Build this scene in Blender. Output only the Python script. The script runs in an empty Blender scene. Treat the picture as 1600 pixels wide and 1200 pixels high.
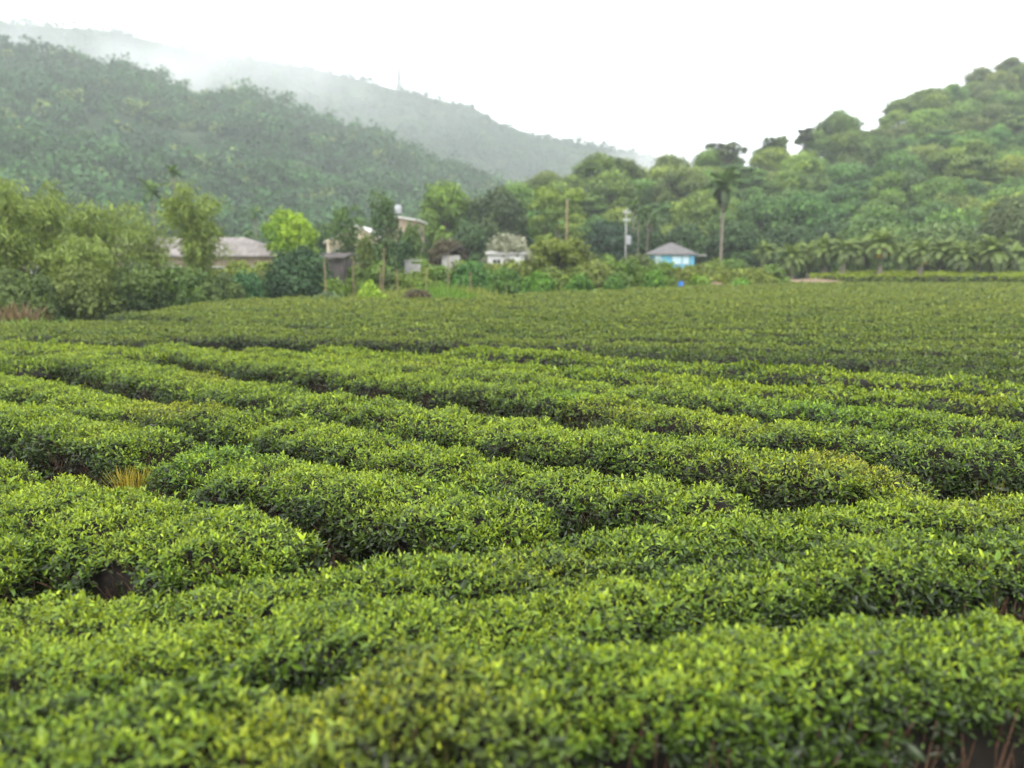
import bpy, math, random
import numpy as np
from mathutils import Vector
R = math.radians
rng = np.random.default_rng(11)
random.seed(5)
SC = bpy.context.scene
COL = SC.collection

# ------------------------------------------------------------------ camera, world, sun, exposure
FPX, HORIZON, CAMH = 1202.0, 405.0, 2.78
PITCH = math.atan((600 - HORIZON) / FPX)
cam = bpy.data.objects.new('camera', bpy.data.cameras.new('camera'))
COL.objects.link(cam)
cam.location = (0, 0, CAMH)
cam.rotation_euler = (R(90) - PITCH, 0, 0)
cam.data.sensor_width = 36
cam.data.lens = FPX / 1600 * 36
cam.data.clip_end = 8000
cam.data.clip_start = 0.05
cam.data.dof.use_dof = True
cam.data.dof.focus_distance = 7.2
cam.data.dof.aperture_fstop = 0.8
SC.camera = cam

SUN_EL, SUN_AZ = R(58), R(200)
W = bpy.data.worlds.new('World'); SC.world = W; W.use_nodes = True
nt = W.node_tree; nt.nodes.clear()
out = nt.nodes.new('ShaderNodeOutputWorld'); bg = nt.nodes.new('ShaderNodeBackground')
sky = nt.nodes.new('ShaderNodeTexSky'); sky.sky_type = 'NISHITA'; sky.sun_disc = False
sky.sun_elevation = SUN_EL; sky.sun_rotation = SUN_AZ; sky.dust_density = 4.0; sky.air_density = 1.0
tc = nt.nodes.new('ShaderNodeTexCoord'); nz = nt.nodes.new('ShaderNodeTexNoise')
nz.inputs['Scale'].default_value = 2.2; nz.inputs['Detail'].default_value = 5
cr = nt.nodes.new('ShaderNodeValToRGB')
cr.color_ramp.elements[0].position = .3; cr.color_ramp.elements[0].color = (.80, .84, .88, 1)
cr.color_ramp.elements[1].position = .7; cr.color_ramp.elements[1].color = (1, 1, 1, 1)
sc_ = nt.nodes.new('ShaderNodeMix'); sc_.data_type = 'RGBA'; sc_.blend_type = 'MULTIPLY'; sc_.inputs[0].default_value = 1
sc_.inputs[7].default_value = (15, 15, 15, 1)
mx = nt.nodes.new('ShaderNodeMix'); mx.data_type = 'RGBA'; mx.inputs[0].default_value = .88     # overcast: cloud over most of the blue sky
nt.links.new(tc.outputs['Generated'], nz.inputs['Vector'])
nt.links.new(nz.outputs['Fac'], cr.inputs['Fac'])
nt.links.new(cr.outputs['Color'], sc_.inputs[6])
nt.links.new(sky.outputs['Color'], mx.inputs[6]); nt.links.new(sc_.outputs[2], mx.inputs[7])
nt.links.new(mx.outputs[2], bg.inputs['Color']); bg.inputs['Strength'].default_value = 0.15
nt.links.new(bg.outputs[0], out.inputs['Surface'])
sl = bpy.data.lights.new('sun', 'SUN'); sl.energy = 1.5; sl.angle = R(14); sl.color = (1, .96, .9)
so = bpy.data.objects.new('sun', sl); COL.objects.link(so)
so.rotation_euler = (R(90) - SUN_EL, 0, -SUN_AZ + R(180)); so.location = (0, -20, 60)
SC.view_settings.view_transform = 'Standard'; SC.view_settings.look = 'None'
SC.view_settings.exposure = 0.45; SC.view_settings.gamma = 1; SC.view_settings.use_curve_mapping = False
cy = SC.cycles
cy.max_bounces = 6; cy.diffuse_bounces = 2; cy.glossy_bounces = 2; cy.transmission_bounces = 3
cy.volume_bounces = 2; cy.transparent_max_bounces = 8; cy.caustics_reflective = False; cy.caustics_refractive = False
cy.volume_step_rate = 2.0; cy.volume_max_steps = 128
cy.use_denoising = True

# ------------------------------------------------------------------ measuring: photo pixel -> place
cp, sp = math.cos(PITCH), math.sin(PITCH)
def ray(px, py):
    x = (px - 800) / FPX; u = -(py - 600) / FPX
    return x, u * sp + cp, u * cp - sp
def at(px, py, z=0.0):                      # point on the level plane z
    x, y, d = ray(px, py); k = (z - CAMH) / d
    return x * k, y * k
def far(px, py, Y):                         # point at distance Y
    x, y, d = ray(px, py)
    return x / y * Y, Y, CAMH + d / y * Y
def project(P):
    X, Y, Z = P[:, 0], P[:, 1], P[:, 2] - CAMH
    dz = Y * cp - Z * sp
    dz = np.where(dz < .1, .1, dz)
    return 800 + FPX * X / dz, 600 - FPX * (Y * sp + Z * cp) / dz

# ------------------------------------------------------------------ helpers
def smooth_noise(x, y=0, z=0, seed=0, n=6):
    r = np.random.default_rng(seed); v = 0
    for i in range(n):
        d = r.normal(size=3); d /= np.linalg.norm(d); f = .6 + 1.1 * r.random()
        v = v + np.sin((d[0] * x + d[1] * y + d[2] * z) * f * 2.2 + r.random() * 6.28)
    return v / (n ** .5) * .75
def link(o, parent=None):
    COL.objects.link(o)
    if parent is not None: o.parent = parent
    return o
def tag(o, label=None, cat=None, group=None, kind=None):
    if label: o['label'] = label
    if cat: o['category'] = cat
    if group: o['group'] = group
    if kind: o['kind'] = kind
    return o
def thing(name, label, cat, loc=(0, 0, 0), rz=0.0, group=None):
    o = bpy.data.objects.new(name, None); o.empty_display_size = .2
    o.location = loc; o.rotation_euler = (0, 0, rz)
    return tag(link(o), label, cat, group)
def np_mesh(name, V, faces, mats, col=None, matidx=None, smooth=False):
    """faces: list of int arrays (n,3) or (n,4)"""
    me = bpy.data.meshes.new(name)
    me.vertices.add(len(V)); me.vertices.foreach_set('co', np.ascontiguousarray(V, np.float32).ravel())
    idx = np.concatenate([f.ravel() for f in faces]).astype(np.int32)
    sizes = np.concatenate([np.full(len(f), f.shape[1]) for f in faces])
    me.loops.add(len(idx)); me.loops.foreach_set('vertex_index', idx)
    me.polygons.add(len(sizes))
    me.polygons.foreach_set('loop_start', np.concatenate([[0], np.cumsum(sizes)[:-1]]).astype(np.int32))
    if matidx is not None: me.polygons.foreach_set('material_index', np.asarray(matidx, np.int32))
    if smooth: me.polygons.foreach_set('use_smooth', np.ones(len(sizes), bool))
    if col is not None:
        a = me.attributes.new('leaf_col', 'FLOAT_COLOR', 'POINT')
        c4 = np.ones((len(V), 4), np.float32); c4[:, :3] = col
        a.data.foreach_set('color', c4.ravel())
    for m in (mats if isinstance(mats, (list, tuple)) else [mats]): me.materials.append(m)
    me.update(calc_edges=True)
    return me
def mesh_obj(name, me, parent=None, loc=(0, 0, 0)):
    o = bpy.data.objects.new(name, me); o.location = loc
    return link(o, parent)

class MB:                                     # simple solid shapes collected into one mesh
    def __init__(s): s.v = []; s.f = []
    def add(s, vs, fs):
        b = len(s.v); s.v += [tuple(x) for x in vs]; s.f += [tuple(i + b for i in f) for f in fs]; return s
    def box(s, c, d, rz=0):
        x, y, z = d[0] / 2, d[1] / 2, d[2] / 2; ca, sa = math.cos(rz), math.sin(rz); vs = []
        for k in (-z, z):
            for a, b in ((-x, -y), (x, -y), (x, y), (-x, y)):
                vs.append((c[0] + a * ca - b * sa, c[1] + a * sa + b * ca, c[2] + k))
        return s.add(vs, [(3, 2, 1, 0), (4, 5, 6, 7), (0, 1, 5, 4), (1, 2, 6, 5), (2, 3, 7, 6), (3, 0, 4, 7)])
    def tube(s, pts, radii, n=7, cap=True):
        pts = [Vector(p) for p in pts]; vs = []; fs = []
        for i, p in enumerate(pts):
            d = (pts[min(i + 1, len(pts) - 1)] - pts[max(i - 1, 0)]).normalized()
            a = d.cross(Vector((.31, .9, .2))).normalized(); b = d.cross(a)
            r = radii[i] if hasattr(radii, '__len__') else radii
            for k in range(n):
                t = 2 * math.pi * k / n; vs.append(p + a * (r * math.cos(t)) + b * (r * math.sin(t)))
        for i in range(len(pts) - 1):
            for k in range(n):
                q = (k + 1) % n; fs.append((i * n + k, i * n + q, (i + 1) * n + q, (i + 1) * n + k))
        if cap: fs.append(tuple(range(n))[::-1]); fs.append(tuple((len(pts) - 1) * n + k for k in range(n)))
        return s.add(vs, fs)
    def mesh(s, name, m, smooth=False):
        me = bpy.data.meshes.new(name); me.from_pydata(s.v, [], s.f); me.materials.append(m)
        if smooth:
            for p in me.polygons: p.use_smooth = True
        me.update(); return me
    def build(s, name, m, parent=None, smooth=False, loc=(0, 0, 0)):
        return mesh_obj(name, s.mesh(name, m, smooth), parent, loc)

# ------------------------------------------------------------------ materials
def new_mat(name):
    m = bpy.data.materials.new(name); m.use_nodes = True
    t = m.node_tree; t.nodes.clear()
    return m, t, t.nodes.new('ShaderNodeOutputMaterial')
def leaf_mat(name, rough=.42, spec=.35, trans=.22, boost=1.0, use_obj=False):
    m, t, o = new_mat(name); N = t.nodes.new; L = t.links.new
    a = N('ShaderNodeAttribute'); a.attribute_name = 'leaf_col'
    src = a.outputs['Color']
    if use_obj:
        oi = N('ShaderNodeObjectInfo'); mm = N('ShaderNodeMix'); mm.data_type = 'RGBA'; mm.blend_type = 'MULTIPLY'; mm.inputs[0].default_value = 1
        L(src, mm.inputs[6]); L(oi.outputs['Color'], mm.inputs[7]); src = mm.outputs[2]
    p = N('ShaderNodeBsdfPrincipled'); p.inputs['Roughness'].default_value = rough; p.inputs['Specular IOR Level'].default_value = spec
    L(src, p.inputs['Base Color'])
    tr = N('ShaderNodeBsdfTranslucent'); hs = N('ShaderNodeHueSaturation'); hs.inputs['Value'].default_value = 1.5; hs.inputs['Hue'].default_value = .485
    L(src, hs.inputs['Color']); L(hs.outputs[0], tr.inputs['Color'])
    ms = N('ShaderNodeMixShader'); ms.inputs[0].default_value = trans
    L(p.outputs[0], ms.inputs[1]); L(tr.outputs[0], ms.inputs[2]); L(ms.outputs[0], o.inputs['Surface'])
    return m
def rough_mat(name, c1, c2, scale=4.0, rough=.85, bump=.0, detail=6, c3=None, stretch=None):
    m, t, o = new_mat(name); N = t.nodes.new; L = t.links.new
    tcn = N('ShaderNodeTexCoord'); vec = tcn.outputs['Object']
    if stretch:
        mp = N('ShaderNodeMapping'); mp.inputs['Scale'].default_value = stretch; L(vec, mp.inputs[0]); vec = mp.outputs[0]
    n = N('ShaderNodeTexNoise'); n.inputs['Scale'].default_value = scale; n.inputs['Detail'].default_value = detail
    L(vec, n.inputs['Vector'])
    r = N('ShaderNodeValToRGB'); e = r.color_ramp.elements
    e[0].position = .34; e[0].color = (*c1, 1); e[1].position = .66; e[1].color = (*c2, 1)
    if c3: x = e.new(.5); x.color = (*c3, 1)
    L(n.outputs['Fac'], r.inputs['Fac'])
    p = N('ShaderNodeBsdfPrincipled'); p.inputs['Roughness'].default_value = rough; p.inputs['Specular IOR Level'].default_value = .25
    L(r.outputs[0], p.inputs['Base Color'])
    if bump:
        b = N('ShaderNodeBump'); b.inputs['Strength'].default_value = bump; b.inputs['Distance'].default_value = .05
        L(n.outputs['Fac'], b.inputs['Height']); L(b.outputs[0], p.inputs['Normal'])
    L(p.outputs[0], o.inputs['Surface'])
    return m
M_TEA = leaf_mat('tea_leaf', .30, .26, .16)
M_LEAF = leaf_mat('tree_leaf', .5, .3, .2, use_obj=True)
M_WOODLAND = leaf_mat('woodland_leaf', .6, .2, .12)
M_CORE = rough_mat('hedge_interior_shade', (.005, .0045, .003), (.016, .012, .008), 9, .95)  # near-black: the shade of gaps between leaves is put into this colour
M_TWIG = rough_mat('tea_twig', (.05, .028, .018), (.16, .09, .055), 14, .85)
M_BARK = rough_mat('bark', (.07, .055, .04), (.17, .14, .10), 5, .9, .5)
M_PALMBARK = rough_mat('palm_bark', (.12, .10, .075), (.26, .23, .18), 6, .9, .4, stretch=(.6, .6, 3))
M_SOIL = rough_mat('field_soil', (.025, .017, .010), (.075, .05, .03), 3, .95, .6)
M_GROUND = rough_mat('meadow', (.035, .055, .014), (.12, .15, .04), .35, .95, .3, c3=(.07, .10, .025), detail=10)
M_DIRT = rough_mat('bare_dirt', (.16, .11, .07), (.27, .20, .13), 1.2, .95, .4)
M_LAWN = rough_mat('lawn', (.06, .12, .025), (.15, .21, .05), 1.5, .9, .3)
M_HILL = rough_mat('forest_floor', (.012, .028, .012), (.03, .055, .02), .05, .95)
M_FARHILL = rough_mat('mountain_woods', (.015, .03, .015), (.045, .075, .03), .03, .95, detail=12)

# ------------------------------------------------------------------ ground
def sheet(name, pts, z, m, kind='structure'):
    me = bpy.data.meshes.new(name); me.from_pydata([(x, y, z) for x, y in pts], [], [tuple(range(len(pts)))])
    me.materials.append(m); me.update()
    return tag(mesh_obj(name, me), kind=kind)
sheet('ground', [(-1250, -60), (1250, -60), (1250, 1250), (-1250, 1250)], 0, M_GROUND)

# ------------------------------------------------------------------ hills
def hill(name, prof, Dr, Df, drop, mat, seed, px0, px1, nu=150, nv=46, amp=.16, vmax=1.5):
    px_, py_ = np.array([p[0] for p in prof], float), np.array([p[1] for p in prof], float)
    def surf(px, v):                          # -> X, Y, Z of the slope at azimuth px, v=0 foot, v=1 ridge
        dr = np.interp(px, *Dr); df = np.interp(px, *Df)
        Y = df + (dr - df) * v
        zr = CAMH + dr * np.tan(np.arctan((HORIZON - np.interp(px, px_, py_)) / FPX * cp)) - drop
        zr = np.maximum(zr, 1)
        X = (px - 800) / FPX * cp * Y
        n = smooth_noise(X / 60, Y / 60, 0, seed) + .5 * smooth_noise(X / 22, Y / 22, 3, seed + 1)
        up = np.clip(v, 0, 1)
        Z = zr * (up ** 1.08) * (1 - amp * np.abs(n) * 4 * up * (1 - up) * 1.2) + np.where(v > 1, -(v - 1) * 1.1 * zr, 0) - 1.2 * (1 - up)
        return X, Y, Z
    U, V = np.meshgrid(np.linspace(px0, px1, nu), np.linspace(0, vmax, nv), indexing='ij')
    X, Y, Z = surf(U, V)
    P = np.stack([X, Y, Z], -1).reshape(-1, 3)
    i, j = np.meshgrid(np.arange(nu - 1), np.arange(nv - 1), indexing='ij'); a = (i * nv + j).ravel()
    q = np.stack([a, a + nv, a + nv + 1, a + 1], -1)
    tag(mesh_obj(name, np_mesh(name, P, [q], mat, smooth=True)), kind='structure')
    return surf
LP = [(-500, 60), (-200, 62), (0, 63), (60, 64), (130, 80), (200, 92), (260, 108), (340, 141), (400, 137), (440, 143), (500, 166), (560, 182), (620, 198), (660, 226), (700, 238), (750, 258), (800, 283), (850, 305), (900, 330), (980, 375), (1050, 402)]
FP = [(-500, 25), (-100, 36), (0, 42), (100, 46), (200, 52), (300, 76), (400, 92), (500, 106), (560, 121), (620, 136), (660, 146), (700, 156), (740, 162), (780, 187), (850, 210), (920, 220), (980, 230), (1000, 236), (1050, 243), (1100, 252), (1200, 275), (1400, 320), (1700, 380)]
RP = [(640, 392), (700, 375), (800, 345), (900, 320), (1000, 312), (1100, 296), (1200, 270), (1300, 243), (1400, 205), (1500, 165), (1600, 122), (1700, 90), (1850, 40), (2100, 10)]
left_hill = hill('hillside', LP, ([-500, 0, 500, 1050], [400, 440, 470, 420]), ([-500, 0, 500, 1050], [130, 150, 190, 330]), 10, M_HILL, 3, -500, 1050)
far_hill = hill('mountain', FP, ([-500, 1700], [880, 950]), ([-500, 1700], [520, 600]), 8, M_FARHILL, 9, -500, 1700, nu=200, nv=50)
right_hill = hill('wooded_rise', RP, ([640, 800, 1000, 1200, 1600, 2100], [132, 140, 158, 182, 265, 330]), ([640, 1000, 1600, 2100], [108, 112, 108, 100]), 0, M_HILL, 5, 640, 2100, nu=90, nv=36, amp=.1)

# ------------------------------------------------------------------ leaf geometry
def unit(a): return a / np.maximum(np.linalg.norm(a, axis=-1, keepdims=True), 1e-9)
def leaves(base, d, nrm, length, width, detail):
    """leaf blades: detail 2 = folded curling blade (8 verts), 1 = rhomb (4 verts)"""
    n = len(base); nrm = unit(nrm - d * (nrm * d).sum(-1, keepdims=True)); w = np.cross(d, nrm)
    L, Wd = length[:, None], width[:, None]
    if detail == 2:
        droop = nrm * L
        v = np.stack([base, base + d * L * .38 - w * Wd * .5 + nrm * Wd * .12, base + d * L * .38 - nrm * Wd * .10, base + d * L * .38 + w * Wd * .5 + nrm * Wd * .12,
                      base + d * L * .74 - w * Wd * .36 - droop * .03, base + d * L * .74 - droop * .07 - nrm * Wd * .06, base + d * L * .74 + w * Wd * .36 - droop * .03,
                      base + d * L - droop * .20], 1)
        b = (np.arange(n) * 8)[:, None]
        tri = np.concatenate([b + np.array([[0, 2, 1]]), b + np.array([[0, 3, 2]]), b + np.array([[4, 5, 7]]), b + np.array([[5, 6, 7]])])
        quad = np.concatenate([b + np.array([[1, 2, 5, 4]]), b + np.array([[2, 3, 6, 5]])])
        return v.reshape(-1, 3), [tri, quad], 8
    v = np.stack([base, base + d * L * .5 - w * Wd * .5 + nrm * Wd * .12, base + d * L - nrm * L * .12, base + d * L * .5 + w * Wd * .5 + nrm * Wd * .12], 1)
    b = (np.arange(n) * 4)[:, None]
    return v.reshape(-1, 3), [b + np.array([[0, 3, 2, 1]])], 4
def merge(parts):
    V, Fs, C, k = [], {3: [], 4: []}, [], 0
    for v, fs, c in parts:
        V.append(v); C.append(c)
        for f in fs: Fs[f.shape[1]].append(f + k)
        k += len(v)
    return np.concatenate(V), [np.concatenate(x) for x in Fs.values() if x], np.concatenate(C)

# ------------------------------------------------------------------ tea hedges
YOUNG = np.array([.258, .335, .020]); MID = np.array([.100, .175, .016]); OLD = np.array([.017, .030, .006])  # leaf colours; OLD set extra dark, adding painted shade to hedge sides
BRIGHT = np.array([.88, 1.08, .95]); STRAW = np.array([1.35, .95, 1.1]); LIME = np.array([1.3, 1.2, 1.0])      # leaf colour of single bushes, relative
DARKBLOCK = np.array([.78, .70, 2.0])
def resample(pts, step=.12):
    p = np.array(pts, float)
    for _ in range(3):
        q = np.empty((2 * len(p) - 2, 2)); q[0::2] = .75 * p[:-1] + .25 * p[1:]; q[1::2] = .25 * p[:-1] + .75 * p[1:]
        p = np.concatenate([p[:1], q, p[-1:]])
    s = np.concatenate([[0], np.cumsum(np.linalg.norm(np.diff(p, axis=0), axis=1))])
    k = max(int(s[-1] / step), 4); ss = np.linspace(0, s[-1], k)
    return np.stack([np.interp(ss, s, p[:, 0]), np.interp(ss, s, p[:, 1])], 1), ss
EXP = 3.5
TT = np.linspace(0.02, math.pi - .02, 200)
def hedge(pts, label, group=None, width=1.3, height=.78, z0=.16, dens=380, leaf=.052, detail=2, near=True, seed=0,
          gaps=(), pale=0.0, dark=0.0, patches=(), lump=1.0, bare=.35, tip_round=True, darkcol=DARKBLOCK, holes=()):
    """a hedge row along pts (left to right as seen); width may be an array interpolated along the row"""
    P, S = resample(pts); Ltot = S[-1]
    T = unit(np.gradient(P, axis=0)); Nf = np.stack([T[:, 1], -T[:, 0]], 1)      # Nf: towards the camera side
    warr = np.interp(S, np.linspace(0, Ltot, len(np.atleast_1d(width))), np.atleast_1d(width)) if np.ndim(width) else np.full(len(S), width)
    def sec(s):
        hv = height * (1 + lump * (.035 * smooth_noise(s * .9, seed, 0, seed) + .035 * smooth_noise(s * 2.2, seed, 5, seed + 1)))
        wv = np.interp(s, S, warr) * (1 + lump * (.06 * smooth_noise(s * 1.3, 3, seed, seed + 2)))
        for gs, gw, gd in gaps:
            g = np.exp(-((s - gs) / gw) ** 2); hv = hv * (1 - gd * g); wv = wv * (1 - .75 * gd * g)
        if tip_round:
            e = np.clip(np.minimum(s, Ltot - s) / .55, 0, 1); e = np.sqrt(1 - (1 - e) ** 2)
            wv = wv * (.25 + .75 * e); hv = hv * (.72 + .28 * e)
        return hv, wv
    def point(s, t, disp):
        hv, wv = sec(s); ct, st = np.cos(t), np.sin(t)
        a = wv / 2; b = hv - z0
        lx = np.sign(ct) * np.abs(ct) ** (2 / EXP) * a; lz = z0 + np.abs(st) ** (2 / EXP) * b
        nx = np.sign(ct) * np.abs(ct) ** (2 - 2 / EXP) / a; nz_ = np.abs(st) ** (2 - 2 / EXP) / b
        q = np.hypot(nx, nz_); nx, nz_ = nx / q, nz_ / q
        lx = lx + nx * disp; lz = lz + nz_ * disp
        c = np.stack([np.interp(s, S, P[:, 0]), np.interp(s, S, P[:, 1])], 1)
        f = unit(np.stack([np.interp(s, S, Nf[:, 0]), np.interp(s, S, Nf[:, 1])], 1))
        return (np.concatenate([c + f * lx[:, None], lz[:, None]], 1),
                np.concatenate([f * nx[:, None], nz_[:, None]], 1), lz / hv)
    mean_w = float(np.mean(warr))
    arc = mean_w + 1.5 * (height - z0)
    if detail == 2: dens, leaf = dens * 1.75, leaf * .74
    n = int(Ltot * arc * dens)
    r = np.random.default_rng(seed + 100)
    s = r.random(n) * Ltot; # weight the section by arc length, fewer on the far side
    cx = np.sign(np.cos(TT)) * np.abs(np.cos(TT)) ** (2 / EXP) * mean_w / 2; cz = np.abs(np.sin(TT)) ** (2 / EXP) * (height - z0)
    wgt = np.concatenate([[0], np.hypot(np.diff(cx), np.diff(cz))]) * np.where(TT > math.pi - .55, .45, 1)
    cum = np.cumsum(wgt); t = np.interp(r.random(n) * cum[-1], cum, TT)
    dn = .045 * smooth_noise(s * 4.1, t * 2.6, seed, seed + 7) + .03 * smooth_noise(s * 9, t * 5.5, seed, seed + 8)
    depth = r.exponential(.028, n) + (-.05) * np.clip(r.random(n) - .93, 0, 1) / .07
    pos, nrm, hfrac = point(s, t, dn * lump - depth)
    px, py = project(pos)
    keep = (px > -170) & (px < 1770) & (py < 1330) & (pos[:, 1] > .3)
    # thin, patchy foliage low on the sides, where stems show
    patch = smooth_noise(s * 2.6, t * 1.5, seed, seed + 21)
    keep &= ~((hfrac < bare + .16 * patch + .08) & (r.random(n) < .72)) & ~((hfrac < .8) & (patch > .75) & (nrm[:, 2] < .75) & (r.random(n) < .82))
    for hs, hw_ in holes:                    # bare stretches of the front
        keep &= ~((np.abs(s - hs) < hw_ * (1 + .3 * patch)) & (hfrac < .82) & (t < 1.25) & (r.random(n) < .9 - .3 * (pos[:, 1] > 4.5)))
    pos, nrm, s, t, hfrac, depth = pos[keep], nrm[keep], s[keep], t[keep], hfrac[keep], depth[keep]
    n = len(pos)
    if n == 0: return None
    axis = unit(nrm * .55 + np.array([0, 0, .8]) + r.normal(size=(n, 3)) * .33)
    leaf_tone = np.clip(nrm[:, 2] * 1.0 - .12 + .2 * smooth_noise(pos[:, 0] * 1.7, pos[:, 1] * 1.7, 0, 77) + r.normal(size=n) * .2 - (1 - hfrac) * .5 + pale - .05, 0, 1)  # young to old leaf, with fronts painted darker to add shade
    yel = np.clip(smooth_noise(pos[:, 0] * .9, pos[:, 1] * .9, 4, 78) - .45, 0, 1)[:, None]
    tint = 1 + yel * .35 * np.array([.6, -.05, .3])
    for (qx, qy, qr, qc) in patches:                     # bushes of another leaf colour
        g = np.exp(-(((pos[:, 0] - qx) ** 2 + (pos[:, 1] - qy) ** 2) / qr ** 2))[:, None] * .8
        tint = tint * (1 - g) + g * np.array(qc)
    if dark: tint = tint * (1 - dark) + dark * darkcol
    tint = tint * np.exp(r.normal(size=(n, 1)) * .18)
    # each shoot: a rosette of blades
    nb = 4 if detail == 2 else 3
    B = unit(np.cross(axis, r.normal(size=(n, 3)))); Cc = np.cross(axis, B); ph0 = r.random(n) * 6.28
    parts = []
    sz = leaf * np.exp(r.normal(size=n) * .28) * (1.5 - .6 * leaf_tone)
    for j in range(nb):
        ph = ph0 + j * 2.4 + r.normal(size=n) * .25
        th = np.radians(18 + 20 * j + r.normal(size=n) * 12) + (1 - leaf_tone) * .35
        d = unit(axis * np.cos(th)[:, None] + (B * np.cos(ph)[:, None] + Cc * np.sin(ph)[:, None]) * np.sin(th)[:, None])
        ln = sz * (.72 + .16 * j) * np.exp(r.normal(size=n) * .12)
        ag = np.clip(leaf_tone + .22 - .21 * j + r.normal(size=n) * .1, 0, 1)[:, None]
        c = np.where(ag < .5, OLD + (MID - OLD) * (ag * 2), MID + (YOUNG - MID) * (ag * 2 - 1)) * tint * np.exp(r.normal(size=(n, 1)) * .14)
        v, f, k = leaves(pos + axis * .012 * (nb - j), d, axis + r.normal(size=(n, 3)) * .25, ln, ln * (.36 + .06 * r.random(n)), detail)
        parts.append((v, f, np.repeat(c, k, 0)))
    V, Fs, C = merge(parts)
    # dense interior as a rough body, shade painted near-black, well inside the leaf layer
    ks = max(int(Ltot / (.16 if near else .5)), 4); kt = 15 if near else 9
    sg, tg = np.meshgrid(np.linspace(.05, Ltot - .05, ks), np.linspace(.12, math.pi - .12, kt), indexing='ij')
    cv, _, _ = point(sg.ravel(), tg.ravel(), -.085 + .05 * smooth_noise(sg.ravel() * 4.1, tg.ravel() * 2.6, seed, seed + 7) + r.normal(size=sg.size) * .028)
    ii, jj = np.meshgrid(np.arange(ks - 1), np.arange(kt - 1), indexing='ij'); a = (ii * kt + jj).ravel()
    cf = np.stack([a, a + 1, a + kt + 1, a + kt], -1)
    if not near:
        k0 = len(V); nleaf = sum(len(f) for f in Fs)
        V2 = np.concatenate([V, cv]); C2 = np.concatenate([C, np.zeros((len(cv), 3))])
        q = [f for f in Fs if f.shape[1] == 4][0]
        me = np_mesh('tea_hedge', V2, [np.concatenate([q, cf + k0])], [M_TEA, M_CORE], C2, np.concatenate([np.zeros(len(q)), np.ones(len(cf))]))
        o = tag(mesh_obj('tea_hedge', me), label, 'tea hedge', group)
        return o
    mid = P[len(P) // 2]
    root = thing('tea_hedge', label, 'tea hedge', (mid[0], mid[1], 0), 0, group)
    off = np.array([mid[0], mid[1], 0])
    mesh_obj('foliage', np_mesh('foliage', V - off, Fs, M_TEA, C, smooth=True), root)
    # twigs: thin three-sided stems fanning from the ground to the leaf layer
    nt_ = int(Ltot * 240); st = r.random(nt_) * Ltot
    base_l = r.normal(size=nt_) * .12; tt = np.clip(r.choice([.25, .5, .8, 1.5, 2.6], nt_) + r.normal(size=nt_) * .25, .05, 3.1)
    tip, _, _ = point(st, tt, -.02 + r.normal(size=nt_) * .03)
    c = np.stack([np.interp(st, S, P[:, 0]), np.interp(st, S, P[:, 1])], 1); f = np.stack([np.interp(st, S, Nf[:, 0]), np.interp(st, S, Nf[:, 1])], 1)
    b0 = np.concatenate([c + f * (base_l + .3 * np.cos(tt))[:, None], np.full((nt_, 1), .02)], 1)
    tip[:, :2] += r.normal(size=(nt_, 2)) * .08
    kx, _ = project(tip); kk = (kx > -200) & (kx < 1800); tip, b0 = tip[kk], b0[kk]; m_ = len(tip)
    midp = (tip + b0) / 2 + r.normal(size=(m_, 3)) * .03
    tw = []
    for A_, B_, ra, rb in ((b0, midp, .009, .006), (midp, tip, .006, .0028)):
        dd = unit(B_ - A_); u_ = unit(np.cross(dd, np.array([.3, .8, .5]))); w_ = np.cross(dd, u_)
        ring = [(math.cos(q), math.sin(q)) for q in (0, 2.09, 4.19)]
        v = np.stack([A_ + u_ * x * ra + w_ * y * ra for x, y in ring] + [B_ + u_ * x * rb + w_ * y * rb for x, y in ring], 1).reshape(-1, 3)
        b = (np.arange(m_) * 6)[:, None]
        tw.append((v, [np.concatenate([b + np.array([[i, (i + 1) % 3, 3 + (i + 1) % 3, 3 + i]]) for i in range(3)])], np.zeros((len(v), 3))))
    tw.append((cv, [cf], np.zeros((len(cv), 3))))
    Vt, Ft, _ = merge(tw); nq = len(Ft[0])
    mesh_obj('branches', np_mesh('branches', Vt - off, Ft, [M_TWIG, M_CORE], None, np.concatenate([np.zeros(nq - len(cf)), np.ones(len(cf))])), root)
    return root

def crest(pxs, top, width, back=.1):          # crest line seen in the photo -> centre line of the row
    p = np.array([at(x, y, top) for x, y in pxs]); t = unit(np.gradient(p, axis=0))
    return p + np.stack([t[:, 1], -t[:, 0]], 1) * (width / 2 - back)
def extend(p, left=None, right=None):
    p = [tuple(q) for q in p]
    if left: p = [left] + p
    if right: p = p + [right]
    return p
G1 = 'tea hedges in the foreground running up to the right'
rowA = extend(crest([(0, 1080), (280, 1062), (800, 1018), (1100, 980), (1400, 950), (1600, 925)], 1.03, .84), (-3.2, 2.25), (3.6, 3.6))
hedge(rowA, 'nearest tea hedge, heavily blurred, along the bottom edge', G1, .84, 1.03, dens=820, leaf=.041, seed=1, bare=.28, pale=-.13, holes=[(5.5, .6), (3.6, .2)], gaps=[(6.3, .28, .25)])
rowB = extend(crest([(0, 1000), (400, 965), (800, 930), (1000, 895), (1250, 855), (1550, 830)], .9, .76), (-3.8, 3.0), (4.4, 5.0))
hedge(rowB, 'tea hedge second from the camera, between the blurred bottom hedge and the sharper one behind', G1, .76, .9, dens=720, leaf=.043, seed=2, pale=-.06, holes=[(4.6, .5), (7.2, .3)])
rowC = extend(crest([(0, 945), (300, 925), (540, 880), (800, 850), (1000, 820), (1200, 796), (1600, 780)], .78, .84), (-4.4, 3.6), (5.6, 5.9))
hedge(rowC, 'tea hedge third from the camera that the angled rows behind run up against', G1, .84, .78, dens=620, leaf=.046, seed=3)
G2 = 'light green tea hedges running down to the right across the middle'
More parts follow.
